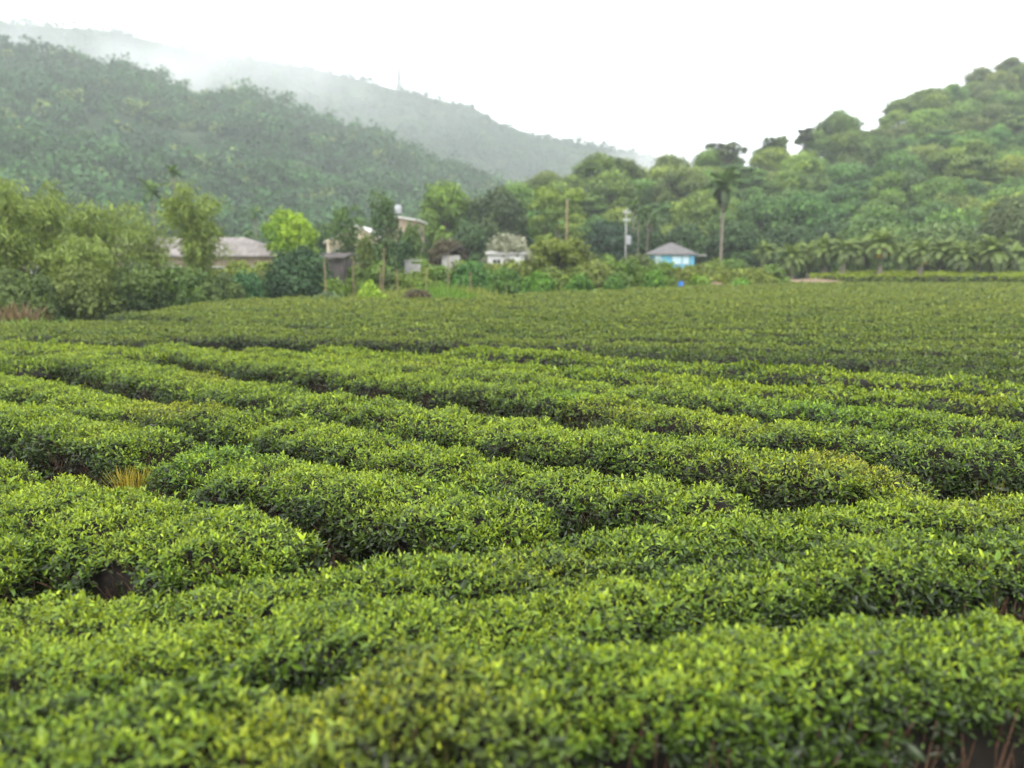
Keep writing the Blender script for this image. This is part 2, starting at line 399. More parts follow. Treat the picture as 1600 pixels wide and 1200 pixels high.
hedge([(-5.3, 6.0), (-4.2, 5.3), (-3.45, 4.72)], 'short tea hedge end cut off by the left edge beside a dark gap', G2, 1.1, .78, dens=460, seed=4)
BR = tuple(BRIGHT)
def rpts(pxs, w): return crest(pxs, .78, w)
r4 = extend(rpts([(0, 712), (100, 747), (200, 760), (283, 780), (367, 793), (467, 810), (533, 842)], 1.3), (-8.2, 8.3))
hedge(r4, 'broad tea hedge at left with bare brown stems along its front', G2, 1.3, .78, dens=520, leaf=.048, seed=5, gaps=[(4.0, .3, .18)], pale=.05, bare=.5, holes=[(5.2, .2), (6.5, .32), (7.4, .25)])
r5 = extend(rpts([(110, 643), (217, 657), (317, 682), (383, 693), (443, 713), (533, 727), (633, 740), (733, 760), (833, 780), (905, 806)], 1.08), (-10.5, 12.6))
hedge(r5, 'tea hedge with yellow weeds and a mossy dark hollow showing in its front', G2, 1.08, .78, dens=480, leaf=.049, seed=6, bare=.5, holes=[(8.7, .3), (9.6, .2), (6.9, .25)], gaps=[(8.15, .22, .45), (9.2, .2, .2)], patches=[(-3.0, 7.9, .7, BR)])
r6 = extend(rpts([(217, 627), (333, 637), (433, 647), (533, 663), (600, 680), (707, 697), (816, 720), (883, 730), (1000, 740), (1133, 767), (1205, 790)], .98), (-11, 14.5))
hedge(r6, 'tea hedge running from mid left down to the third hedge right of centre', G2, .98, .78, dens=430, leaf=.05, seed=7, bare=.42, gaps=[(9.5, .3, .2)])
r7 = extend(rpts([(533, 618), (616, 625), (700, 640), (800, 648), (866, 660), (966, 670), (1066, 682), (1200, 697), (1300, 713), (1433, 733), (1490, 760)], 1.22), (-10, 16.6))
hedge(r7, 'tea hedge with a long dark shaded front crossing the centre and ending right of centre', G2, 1.22, .78, dens=380, seed=8, patches=[(3.4, 7.4, .6, tuple(STRAW))])
r8 = extend(rpts([(833, 605), (933, 615), (1000, 625), (1066, 635), (1133, 647), (1280, 660), (1400, 680), (1600, 693)], 1.2), (-8.5, 17.9), (8.2, 7.2))
hedge(r8, 'tea hedge ending at the right edge with a yellow-green patch on its top', G2, 1.2, .78, dens=340, seed=9, patches=[(2.9, 9.6, .7, tuple(LIME)), (1.0, 11.2, .5, BR)])
r9 = extend(rpts([(1066, 610), (1200, 623), (1300, 632), (1400, 638), (1466, 650), (1600, 662)], 1.0), (-6, 17.2), (9.5, 8.0))
hedge(r9, 'tea hedge with one vivid bright green bush right of centre', G2, 1.0, .78, dens=310, seed=10, patches=[(4.35, 10.2, .9, BR)])
r10 = extend(rpts([(1066, 587), (1300, 602), (1600, 622)], 1.15), (-4.5, 17.5), (10.5, 9.8))
hedge(r10, 'tea hedge just in front of the darker tea block, light green', G2, 1.15, .78, dens=300, detail=1, leaf=.06, near=False, seed=11)
hedge([(-1.5, 17.3), (3.0, 14.4), (7.0, 12.4), (12, 10.2)], 'narrow tea hedge along the edge between light and dark tea blocks', G2, 1.3, .8, dens=260, detail=1, leaf=.06, near=False, seed=12)
# light rows further left, up to the dark block
for i, (p, q) in enumerate([((-13.5, 17.2), (-9.0, 14.4)), ((-14, 18.9), (-7.5, 16.4)), ((-20, 18.9), (-13.8, 16.6))]):
    hedge([p, q], ['light tea hedge at left edge of the field before the darker block', 'light tea hedge left of centre touching the darker block',
                   'light tea hedge beyond the left edge of the frame'][i], G2, 1.5, .78, dens=260, detail=1, leaf=.06, near=False, seed=20 + i)
# the dark block beyond: rows nearly across the view
FE = [(-200, 512), (0, 507), (60, 507), (200, 486), (300, 473), (400, 466), (500, 464), (560, 467), (760, 465), (830, 456), (1000, 449), (1200, 442), (1350, 438), (1800, 438)]
fe = np.array([at(x, y, .78) for x, y in FE])
bdx = np.array([-40, -12.2, -5.4, 1.35, 4.7, 8.5, 14, 30.]); bdy = np.array([19.5, 18.9, 18.5, 16.7, 14.4, 12.9, 11.2, 8])
G3 = 'darker tea hedges filling the far field'
Y0 = 9.0; k = 0
while Y0 < 66:
    m = -.27 + .27 * min(max((Y0 - 14) / 26, 0), 1)
    dY = 1.66
    xs = np.linspace(-42, 52, 380); ys = Y0 + m * xs + .25 * smooth_noise(xs * .12, Y0 * .1, 0, 50)
    ok = (ys > np.interp(xs, bdx, bdy) + .4) & (ys < np.interp(xs, fe[:, 0], fe[:, 1])) & (np.abs(xs / np.maximum(ys, 1)) < .78)
    # the break in the rows near the left edge
    if 22.4 < Y0 < 25.6: ok &= ~((xs < -10.8) & (xs > -15.8))
    idx = np.where(ok)[0]
    runs = np.split(idx, np.where(np.diff(idx) > 1)[0] + 1) if len(idx) else []
    for rr in runs:
        if len(rr) < 8: continue
        mp = (xs[rr].mean(), ys[rr].mean()); dist = ys[rr].mean()
        dn_, lf = (230, .065) if dist < 22 else (150, .08) if dist < 32 else (100, .10) if dist < 46 else (75, .12)
        hedge(np.stack([xs[rr], ys[rr]], 1)[::6], 'dark green low tea hedge among the close rows of the far field', G3,
              1.32, .78, dens=dn_, detail=1, leaf=lf, near=False, seed=200 + k, dark=.8 if dist < 19 else .72, pale=.02, lump=.8,
              darkcol=np.array([.30, .34, 1.0]) if dist < 17 else np.array([.62, .60, 1.6]) if dist < 30 else DARKBLOCK)
        k += 1
    Y0 += dY
sheet('field_soil', [(-30, .2), (30, .2), (60, 40), (60, 62), (20, 62), (0, 50), (-14, 38), (-30, 27)], .004, M_SOIL)

# ------------------------------------------------------------------ far woods on the slopes (uncountable: one object per slope)
def crown_blob(n, r, seed, squash=.75, size=.26):
    g = np.random.default_rng(seed)
    lob = g.normal(size=(7, 3)) * np.array([.42, .42, .22]); lr = .45 + .25 * g.random(7)
    k = g.integers(0, 7, n); d = unit(g.normal(size=(n, 3)) + np.array([0, 0, .55]))
    p = lob[k] + d * lr[k][:, None] * (.85 + .2 * g.random((n, 1)))
    p[:, 2] = p[:, 2] * squash
    return p * r, d
def woodland(name, label, surf, count, npx, nquads, size, rad, seed, palette, vr=(0, .995), jitter=.2, pxr=(-450, 1050)):
    g = np.random.default_rng(seed)
    T = [crown_blob(nquads, 1, seed + i) for i in range(6)]
    px = g.uniform(pxr[0], pxr[1], count); v = g.random(count) ** .8 * (vr[1] - vr[0]) + vr[0]
    X, Y, Z = surf(px, v)
    pr, fs, C = [], [], []
    Vs, Cs, tot = [], [], 0
    for i in range(6):
        idx = np.where(np.arange(count) % 6 == i)[0]; m = len(idx)
        r = rad * np.exp(g.normal(size=m) * jitter); hgt = r * g.uniform(.9, 1.6, m)
        p, d = T[i]; a = g.random(m) * 6.28; ca, sa = np.cos(a)[:, None], np.sin(a)[:, None]
        q = np.stack([(p[None, :, 0] * ca - p[None, :, 1] * sa) * r[:, None] + X[idx][:, None], (p[None, :, 0] * sa + p[None, :, 1] * ca) * r[:, None] + Y[idx][:, None],
                      p[None, :, 2] * hgt[:, None] + (Z[idx] + hgt * .42)[:, None]], -1)
        dd = np.stack([d[None, :, 0] * ca - d[None, :, 1] * sa, d[None, :, 0] * sa + d[None, :, 1] * ca, np.repeat(d[None, :, 2], m, 0)], -1)
        q = q.reshape(-1, 3); dd = unit(dd.reshape(-1, 3) + g.normal(size=(len(q), 3)) * .45)
        t = unit(np.cross(dd, g.normal(size=(len(q), 3))))
        ln = size * np.exp(g.normal(size=len(q)) * .25)
        V, F, k = leaves(q - t * ln[:, None] * .5, t, dd, ln, ln * .75, 1)
        patch = smooth_noise(X[idx] / 35, Y[idx] / 35, 0, seed + 4) * .7 + g.normal(size=m) * .6
        w = 1 / (1 + np.exp(-patch * 1.6)); c = palette[0] + (palette[1] - palette[0]) * w[:, None]
        yl = (g.random(m) < .05)[:, None]; c = np.where(yl, palette[2], c) * np.exp(g.normal(size=(m, 1)) * .18)
        c = np.repeat(c, nquads, 0) * np.exp(g.normal(size=(len(q), 1)) * .15)
        Vs.append(V); fs.append(F[0] + tot); Cs.append(np.repeat(c, 4, 0)); tot += len(V)
    o = mesh_obj(name, np_mesh(name, np.concatenate(Vs), [np.concatenate(fs)], M_WOODLAND, np.concatenate(Cs)))
    return tag(o, label, 'woodland', None, 'stuff')
PAL = [np.array([.018, .054, .023]), np.array([.058, .140, .035]), np.array([.15, .21, .045])]
woodland('forest', 'dense dark green forest covering the long slope on the left', left_hill, 4200, 0, 90, 1.5, 4.8, 31, PAL)
PALF = [np.array([.022, .055, .026]), np.array([.05, .10, .035]), np.array([.09, .15, .045])]
woodland('forest', 'misty forest covering the tall far mountain behind the left slope', far_hill, 5200, 0, 46, 2.3, 6.0, 41, PALF, pxr=(-400, 1500), vr=(.2, .985))

# ------------------------------------------------------------------ trees
def crown_mesh(name, lobes, n, size, c1, c2, seed, up=.35, shell=.25, aspect=.6, mat=None, tipc=None):
    g = np.random.default_rng(seed); lob = np.array(lobes, float)
    area = lob[:, 3] ** 2; k = g.choice(len(lob), n, p=area / area.sum())
    d = unit(g.normal(size=(n, 3)) + np.array([0, 0, up]))
    rr = lob[k][:, 3:6] * (1 - shell * g.random((n, 1)) ** 1.6 + .17 * g.normal(size=(n, 1)))
    wob = 1 + .20 * smooth_noise(d[:, 0] * 4 + k * 3.1, d[:, 1] * 4, d[:, 2] * 4, seed)[:, None] + .16 * smooth_noise(d[:, 0] * 9 + k * 1.7, d[:, 1] * 9, d[:, 2] * 9, seed + 3)[:, None]
    p = lob[k][:, :3] + d * rr * wob
    keep = np.ones(n, bool)
    nn = unit(d + g.normal(size=(n, 3)) * .5 + np.array([0, 0, .25])); t = unit(np.cross(nn, g.normal(size=(n, 3))))
    ln = size * np.exp(g.normal(size=n) * .3)
    V, F, kk = leaves(p - t * ln[:, None] * .5, t, nn, ln, ln * aspect, 1)
    lobe_t = g.random(len(lob))[k]
    leaf_tone = np.clip(lobe_t * .6 + .45 * d[:, 2] * .6 + g.normal(size=n) * .18 + .1, 0, 1)[:, None]  # paler where blades face up, plus random variation per lobe
    c = np.array(c1) + (np.array(c2) - np.array(c1)) * leaf_tone
    c = c * np.exp(g.normal(size=(n, 1)) * .16)
    return np_mesh(name, V, F, mat or M_LEAF, np.repeat(c, 4, 0))
def trunk_mesh(H, lobes, r0, seed, bark=None, fork=.4):
    g = random.Random(seed); mb = MB()
    top = max(l[2] for l in lobes) * .9
    pts = [(g.uniform(-.02, .02) * H * i / 4, g.uniform(-.02, .02) * H * i / 4, top * i / 5) for i in range(6)]
    mb.tube(pts, [r0 * (1.25 if i == 0 else 1 - .15 * i) for i in range(6)], 8)
    for l in lobes[:10]:
        z0 = min(H * fork * g.uniform(.7, 1.3), l[2] * .85); k = z0 / top * 5
        i = min(int(k), 4); a, b = pts[i], pts[i + 1]; f = k - i
        s = tuple(a[q] + (b[q] - a[q]) * f for q in range(3))
        m = ((s[0] + l[0]) / 2, (s[1] + l[1]) / 2, s[2] + (l[2] - s[2]) * .35)
        mb.tube([s, m, (l[0] * .95, l[1] * .95, l[2])], [r0 * .45, r0 * .3, r0 * .1], 6, cap=False)
    return mb.mesh('trunk', bark or M_BARK, True)
def lobes_for(style, seed):                   # unit tree about 10 m tall
    g = random.Random(seed); L = []
    if style == 'round':
        for i in range(15):
            a = i * 2.4; r = 2.6 * math.sqrt((i + .5) / 15) * g.uniform(.85, 1.15); z = 7.9 - .28 * r * r + g.uniform(-.8, .8)
            q = g.uniform(1.1, 1.7); L.append((r * math.cos(a), r * math.sin(a), z, q, q, q * .8))
        for i in range(8):
            a = i * .8 + g.random(); q = g.uniform(1.1, 1.6); L.append((2.6 * math.cos(a), 2.6 * math.sin(a), g.uniform(3.2, 5.2), q, q, q * .85))
    if style == 'layered':
        for i in range(18):
            a = i * 2.4; z = 3.6 + 5.8 * i / 18 + g.uniform(-.3, .3); r = (3.9 - .3 * abs(z - 5.2) ** 1.3) * g.uniform(.45, 1)
            r = max(r, .3); q = g.uniform(1.1, 1.6); L.append((r * math.cos(a), r * math.sin(a), z, q, q, q * .38))
    if style == 'tall':
        for i in range(16):
            a = i * 2.4; z = 3 + 6.2 * i / 16; r = (1.7 - .12 * abs(z - 5.5)) * g.uniform(.5, 1)
            q = g.uniform(.9, 1.4); L.append((r * math.cos(a), r * math.sin(a), z, q, q, q * .9))
    if style == 'sparse':
        for i in range(11):
            a = i * 2.4; z = 6 + 3.4 * g.random(); r = 2.4 * g.uniform(.3, 1)
            q = g.uniform(.6, 1.0); L.append((r * math.cos(a), r * math.sin(a), z, q, q, q * .6))
    if style == 'dense':
        for i in range(20):
            a = i * 2.4; r = 3.3 * math.sqrt((i + .5) / 20); z = 7.2 - .2 * r * r + g.uniform(-.6, .6)
            q = g.uniform(1.2, 1.6); L.append((r * math.cos(a), r * math.sin(a), z, q, q, q * .8))
        for i in range(12):
            a = i * .55; q = g.uniform(1.2, 1.6); L.append((3.2 * math.cos(a), 3.2 * math.sin(a), g.uniform(1.6, 4.2), q, q, q))
    if style == 'bush':                       # about 2.2 m tall
        for i in range(11):
            a = i * 2.4; r = .95 * math.sqrt((i + .3) / 11); q = g.uniform(.4, .65); L.append((r * math.cos(a), r * math.sin(a), 1.5 - .75 * r + g.uniform(-.25, .3), q, q, q * .85))
        for i in range(7):
            a = i * .9; q = g.uniform(.4, .55); L.append((.95 * math.cos(a), .95 * math.sin(a), .55, q, q, q * .9))
    return L
PROTO = {}
def proto(style, seed, n, size, c1, c2, up=.35, aspect=.6):
    key = (style, seed, n, size, tuple(c1), tuple(c2))
    if key not in PROTO:
        L = lobes_for(style, seed); H = 2.2 if style == 'bush' else 10
        PROTO[key] = (crown_mesh('crown', L, n, size, c1, c2, seed, up, aspect=aspect), trunk_mesh(H, L, .05 if style == 'bush' else .2, seed, fork=.12 if style == 'bush' else .4))
    return PROTO[key]
GD = ((.048, .100, .024), (.225, .335, .058))
def tree(pr, name, label, cat, loc, s, rz=0, col=(1, 1, 1), group=None, sz=None):
    t = thing(name, label, cat, loc, rz, group); t.scale = (s, s, s if sz is None else sz)
    c = mesh_obj('crown', pr[0], t); k = mesh_obj('trunk' if cat == 'tree' else 'stem', pr[1], t)
    c.color = (*col, 1)
    return t
TP = [proto(st, sd, 10500, .34, *GD, up=.12) for st, sd in (('round', 1), ('round', 2), ('dense', 3), ('layered', 4), ('tall', 5), ('round', 6), ('dense', 7), ('round', 8))]
TSP = proto('sparse', 9, 1500, .34, *GD)

# the wood on the right-hand rise, tree by tree
g = random.Random(8)
spots = []
def zr_at(X, Y):
    px = 800 + X / Y * FPX / cp
    df = np.interp(px, [640, 1000, 1600, 2100], [108, 112, 108, 100]); dr = np.interp(px, [640, 800, 1000, 1200, 1600, 2100], [132, 140, 158, 182, 265, 330])
    v = (Y - df) / (dr - df)
    return px, v, float(right_hill(np.array([px]), np.array([v]))[2][0])
tries = 0
while len(spots) < 285 and tries < 60000:
    tries += 1
    px = g.uniform(655, 1680); v = g.random() ** .75 * 1.06 - .02
    df = np.interp(px, [640, 1000, 1600, 2100], [108, 112, 108, 100]); dr = np.interp(px, [640, 800, 1000, 1200, 1600, 2100], [132, 140, 158, 182, 265, 330])
    Y = df + (dr - df) * v; X = (px - 800) / FPX * cp * Y
    dmin = 5.6 + Y * .010
    if any((X - a) ** 2 + (Y - b) ** 2 < dmin * dmin for a, b in spots): continue
    spots.append((X, Y))
    _, _, z = zr_at(X, Y)
    s = g.uniform(.85, 1.4)
    if px < 760: s *= .8
    h = g.random()
    col = (1.35, 1.2, .9) if h < .2 else (.60, .76, .85) if h < .5 else (.95, 1.0, .8) if h < .75 else (.65, .85, .85)
    if v > .6: col = tuple(max(x, .85) for x in col)
    tree(TP[g.choice([0, 1, 2, 5, 6]) if v > .72 else g.randrange(len(TP))], 'broadleaf_tree', 'broadleaf tree in the dense mixed wood covering the right-hand rise', 'tree', (X, Y, max(z, 0) - .5), s, g.random() * 6.28, tuple(x * g.uniform(.85, 1.12) for x in col),
         'trees of the wood on the right-hand rise', sz=s * g.uniform(.7, .95))

# ------------------------------------------------------------------ single trees between the field and the wood
def put(px, py, Y, z=0.0):                    # ground place at distance Y under pixel column px
    return far(px, py, Y)[0], Y, z
def crowned(style, px, top, Y, w_px, label, name='broadleaf_tree', cat='tree', c1=(.03, .07, .02), c2=(.11, .19, .035), n=3500, size=.3, seed=20, base=0.0, group=None, fill=1.5, up=.35, aspect=.6):
    H = 2.15 if style == 'bush' else {'round': 9.7, 'layered': 9.6, 'tall': 9.9, 'sparse': 9.8, 'dense': 8.6}[style]
    Wd = 3.0 if style == 'bush' else {'round': 7.6, 'layered': 9.0, 'tall': 5.2, 'sparse': 6.0, 'dense': 9.0}[style]
    x, y, zt = far(px, top, Y); sz = (zt - base) / H; sx = w_px / FPX * Y / Wd
    ls = max(size, Y * .0042) / (sx * sx * sz) ** (1 / 3)      # blade size in the unit tree so that it comes out right
    L = lobes_for(style, seed); area = sum(9 * l[3] * l[5] for l in L); n = int(min(max(area * fill / (.3 * ls * ls), 900), 14000))
    pr = proto(style, seed, n, ls, c1, c2, up, aspect)
    return tree(pr, name, label, cat, (x, Y, base), sx, random.random() * 6, group=group, sz=sz)
YG1, YG2 = (.08, .16, .012), (.26, .40, .02)
crowned('round', 449, 322, 66, 84, 'round vivid yellow-green tree behind the dark shrub and beside the long roof', c1=(.09, .19, .010), c2=(.30, .44, .018), seed=21, size=.3, n=4500)
crowned('bush', 462, 374, 47, 110, 'dark blue-green bushy tree at the far edge of the field beside the dark shed', c1=(.014, .042, .018), c2=(.06, .125, .04), seed=22, size=.17)
crowned('tall', 540, 315, 62, 62, 'airy mid-green tree in front of the cream house, left of the taller one', seed=23, size=.22, fill=.5)
crowned('tall', 601, 300, 58, 52, 'tall slender small-leaved tree standing before the cream house', seed=24, size=.2, fill=.55, c1=(.025, .06, .02), c2=(.10, .17, .04))
crowned('round', 572, 366, 60, 40, 'thin yellowish young tree just in front of the cream house wall', seed=25, size=.18, fill=.4, c1=(.06, .10, .02), c2=(.20, .26, .05))
crowned('dense', 624, 376, 63, 50, 'low dark green tree under the tan house wall', seed=26, size=.25, n=2600, c1=(.015, .045, .016), c2=(.06, .12, .035))
crowned('round', 694, 284, 104, 84, 'bright green tall tree left of the darker one, right of the tan house', c1=(.06, .12, .018), c2=(.19, .30, .04), seed=27, size=.4)
crowned('dense', 776, 287, 104, 98, 'dark olive round-topped tree between the bright green tree and the wood', c1=(.03, .055, .022), c2=(.085, .125, .04), seed=28, size=.42, n=4200)
crowned('layered', 872, 290, 100, 106, 'yellow-green tree with flat spreading tiers behind the bare tan pole', c1=(.07, .13, .018), c2=(.22, .30, .035), seed=29, size=.36, n=4600)
crowned('dense', 955, 345, 96, 84, 'low dark round tree left of the palm grove under the wood', c1=(.014, .040, .020), c2=(.04, .085, .035), seed=30, size=.36, n=3400)
crowned('round', 795, 360, 78, 74, 'pale blossoming tree behind the white house roof', c1=(.16, .18, .10), c2=(.40, .40, .27), seed=31, size=.26, n=3600)
crowned('dense', 876, 371, 62, 108, 'big round olive-yellow shrub tree behind the row of bright bushes', c1=(.06, .085, .012), c2=(.19, .24, .025), seed=32, size=.2, fill=1.2)
crowned('round', 700, 372, 70, 62, 'reddish-dark crowned tree in the village behind the stakes', c1=(.05, .035, .025), c2=(.13, .11, .05), seed=33, size=.24, n=2600)
crowned('dense', 1366, 345, 100, 110, 'smooth domed light green tree behind the tall part of the palm row', c1=(.05, .11, .022), c2=(.14, .23, .05), seed=34, size=.36, n=4500)
crowned('dense', 1470, 348, 102, 130, 'wide domed pale green tree behind the right part of the palm row', c1=(.06, .12, .03), c2=(.16, .24, .06), seed=35, size=.36, n=4500)
crowned('dense', 1590, 308, 92, 96, 'big brownish-green tree cut by the right edge', c1=(.035, .06, .022), c2=(.12, .16, .05), seed=36, size=.34, n=4500)
def on_rise(px, Y): return float(right_hill(np.array([px]), np.array([(Y - np.interp(px, [640, 1000, 1600, 2100], [108, 112, 108, 100])) / (np.interp(px, [640, 800, 1000, 1200, 1600, 2100], [132, 140, 158, 182, 265, 330]) - np.interp(px, [640, 1000, 1600, 2100], [108, 112, 108, 100]))]))[2][0])
crowned('sparse', 1132, 218, 170, 64, 'sparse flat-topped tree on the skyline above the tall palm', c1=(.03, .05, .025), c2=(.09, .12, .04), seed=37, size=.5, fill=.45, base=on_rise(1132, 170) - .5)
crowned('sparse', 1258, 200, 188, 40, 'thin see-through tree sticking up from the skyline right of centre', c1=(.03, .045, .025), c2=(.08, .10, .04), seed=38, size=.5, fill=.5, base=on_rise(1258, 188) - .5)
crowned('tall', 1210, 214, 180, 50, 'dark upright tree on the skyline between the two sparse ones', c1=(.03, .06, .02), c2=(.12, .18, .045), seed=39, size=.5, n=2400, base=on_rise(1210, 180) - .5)
crowned('tall', 958, 244, 154, 40, 'narrow dark tree rising highest on the skyline over the palm grove', c1=(.03, .06, .02), c2=(.12, .18, .045), seed=40, size=.42, n=2200, base=on_rise(958, 154) - .5)
# skyline-to-village filler trees along the foot of the left slope
for i, (px, top, Y, w) in enumerate([(505, 345, 92, 70), (560, 340, 96, 60), (640, 352, 90, 60), (380, 372, 98, 70), (318, 345, 92, 80), (220, 352, 96, 90), (120, 350, 98, 100), (30, 345, 98, 110), (735, 345, 92, 60), (1010, 350, 106, 60), (1075, 352, 108, 80), (1160, 345, 106, 90), (1235, 350, 104, 90), (1300, 345, 108, 90), (1530, 352, 104, 90)]):
    crowned(['dense', 'round'][i % 2], px, top, Y, w, 'mid-green tree in the line of trees behind the houses and palms', c1=(.02, .05, .018), c2=(.07, .135, .032), seed=50 + i % 4, size=.38, n=3000, group='trees behind the houses and palms')

# bushes along the far edge of the field
GB = 'bright green bushes along the far edge of the field'
def bush(px, bot, w, top, label, c1, c2, seed, n=1700, size=.13, group=None, cat='bush', name='bush'):
    Y = 1 / ((bot - HORIZON) / FPX / 2.0) if bot > 425 else 60
    return crowned('bush', px, top, Y, w, label, name, cat, c1, c2, n, size, seed, 0.0, group)
B1, B2 = (.03, .095, .012), (.16, .32, .03)
bush(842, 455, 58, 418, 'bright green bush at the field edge in front of the olive shrub tree', B1, B2, 61, group=GB)
bush(905, 454, 52, 422, 'bright green bush at the field edge, second of its row from the olive shrub', B1, B2, 62, group=GB)
bush(962, 452, 44, 421, 'darker bushy plant at the field edge beside the dry tuft of grass', (.02, .07, .012), (.12, .24, .03), 63, group=GB)
bush(1024, 449, 44, 417, 'bright green bush at the field edge below the blue house', B1, B2, 64, group=GB)
bush(1090, 446, 46, 424, 'low yellow-green bush right of the blue barrel', (.06, .13, .012), (.22, .36, .03), 65, group=GB)
bush(1158, 446, 36, 430, 'small bright green bush on the soil at the foot of the tall palm', B1, (.18, .36, .04), 66, group=GB)
bush(790, 452, 62, 412, 'mid-green bush left of the bright bushes, near the grass strip', (.03, .08, .014), (.12, .23, .03), 67)
bush(578, 461, 52, 440, 'low lime-green clump of leafy plants by the wooden stakes', (.14, .25, .02), (.36, .52, .05), 68)
bush(650, 461, 58, 447, 'low brownish clump of withered plants on the grass strip', (.05, .04, .02), (.14, .12, .05), 69)
bush(510, 464, 60, 450, 'low grey-green clump at the foot of the dark shed', (.05, .09, .03), (.16, .22, .08), 70)
bush(735, 448, 90, 405, 'broad leafy green bush under the white house, left of the olive shrub', (.025, .085, .015), (.10, .24, .035), 71, n=2600)
bush(1000, 442, 80, 388, 'scrubby olive bush in front of the palm grove', (.05, .075, .02), (.15, .20, .045), 72, n=2600)
bush(935, 446, 70, 398, 'yellowish loose bush behind the second bright bush', (.08, .11, .02), (.22, .27, .05), 73, n=2400)
bush(1110, 441, 100, 404, 'wide yellow-olive scrub in front of the blue house wall', (.06, .095, .015), (.19, .26, .035), 74, n=2800)
bush(1150, 436, 70, 398, 'green scrub at the trunk of the tall palm', (.03, .075, .016), (.13, .22, .03), 75, n=2200)
bush(670, 448, 80, 416, 'yellow-green scrub behind the stakes on the grass strip', (.06, .10, .015), (.20, .28, .04), 76, n=2200)
bush(620, 450, 70, 418, 'dull green scrub left of the grey wall fragment', (.04, .075, .02), (.14, .20, .04), 77, n=2200)
bush(410, 452, 76, 418, 'green shrub with a reddish tinge left of the dark bushy tree', (.05, .065, .02), (.16, .20, .04), 78, n=2200)
bush(376, 460, 70, 410, 'teal-green shrub below the end of the long roof', (.02, .07, .03), (.08, .19, .06), 79, n=2200)

# the tangle of scrub between the field edge and the houses
rs = random.Random(4)
for px, top, w, Y in [(545, 412, 60, 54), (590, 404, 60, 56), (640, 420, 60, 53), (655, 398, 64, 62), (690, 410, 60, 56), (725, 402, 66, 60), (768, 394, 60, 62), (798, 391, 56, 66), (824, 390, 60, 64), (522, 432, 40, 46), (860, 412, 60, 56),
                      (920, 408, 70, 60), (950, 396, 66, 66), (985, 400, 60, 62), (1030, 403, 60, 58), (1060, 401, 60, 60), (1090, 400, 66, 66), (1130, 408, 70, 62), (1175, 404, 70, 64), (1205, 410, 60, 66), (440, 418, 70, 50), (415, 404, 70, 56), (372, 402, 70, 56), (340, 404, 60, 54)]:
    q = rs.random(); a = (.045 + .03 * q, .09 + .01 * q, .014); b = (.14 + .09 * q, .25 + .02 * q, .03)
    crowned('bush', px, top, Y, w * 1.15, 'green scrub bush in the tangle between the field edge and the houses', 'bush', 'bush', a, b, 0, .16, 120 + int(q * 4), 0.0, 'scrub between the field edge and the houses', 1.3)
crowned('dense', 643, 348, 68, 46, 'mid-green tree covering the right half of the tan house wall', c1=(.03, .07, .02), c2=(.12, .20, .04), seed=44, size=.24, fill=.8)
crowned('dense', 585, 372, 66, 50, 'dull green tree in front of the porch of the cream house', c1=(.03, .06, .02), c2=(.11, .17, .04), seed=45, size=.22, fill=.28)

# ------------------------------------------------------------------ palms
M_FROND = leaf_mat('palm_frond', .45, .35, .15, use_obj=True)
def frond_set(seed, nfr, length, leaflet, el=(75, -5), droop=1.1, c1=(.03, .075, .02), c2=(.11, .19, .035), nl=26, wid=.05):
    g = np.random.default_rng(seed); parts = []
    for i in range(nfr):
        az = i * 2.4 + g.normal() * .2; e = math.radians(el[0] + (el[1] - el[0]) * (i + .5) / nfr + g.normal() * 6); L = length * (1 + .12 * g.normal())
        s = np.linspace(.06, 1, nl); ang = e - droop * s ** 1.4
        ds = np.gradient(s) * L
        r = np.cumsum(np.cos(ang) * ds); z = np.cumsum(np.sin(ang) * ds)
        P = np.stack([r * math.cos(az), r * math.sin(az), z], -1); T = np.stack([np.cos(ang) * math.cos(az), np.cos(ang) * math.sin(az), np.sin(ang)], -1)
        S = np.array([-math.sin(az), math.cos(az), 0.]); U = np.cross(np.repeat(S[None], nl, 0), T) * -1
        U = np.where(U[:, 2:3] < 0, -U, U)
        shade = np.array(c1) + (np.array(c2) - np.array(c1)) * np.clip(1 - i / nfr + g.normal() * .15, 0, 1)
        for sd in (-1, 1):
            d = unit(T * .7 + S * sd * .85 + np.array([0, 0, -.25]) + g.normal(size=(nl, 3)) * .12)
            ll = leaflet * (np.sin(np.pi * (.12 + .8 * s)) ** .7)
            v, f, k = leaves(P, d, U, ll, np.full(nl, wid), 1); parts.append((v, f, np.repeat(shade * np.exp(g.normal(size=(nl, 1)) * .15), 4, 0)))
        v, f, k = leaves(P[:-1], unit(np.diff(P, axis=0)), U[:-1], np.linalg.norm(np.diff(P, axis=0), axis=1) * 1.1, np.full(nl - 1, wid * .8), 1)
        parts.append((v, f, np.repeat(np.repeat(shade[None] * 1.2, nl - 1, 0), 4, 0)))
    return merge(parts)
def palm_crown(**k):
    V, F, C = frond_set(**k); return np_mesh('crown', V, F, M_FROND, C)
def palm_trunk(h, r0, r1, lean=0.0, swell=None):
    mb = MB(); n = 9
    mb.tube([(lean * (i / n) ** 2, 0, h * i / n) for i in range(n + 1)], [(r0 * 1.35 if i == 0 else r0 + (r1 - r0) * i / n) for i in range(n + 1)], 9)
    return mb.mesh('trunk', M_PALMBARK, True)
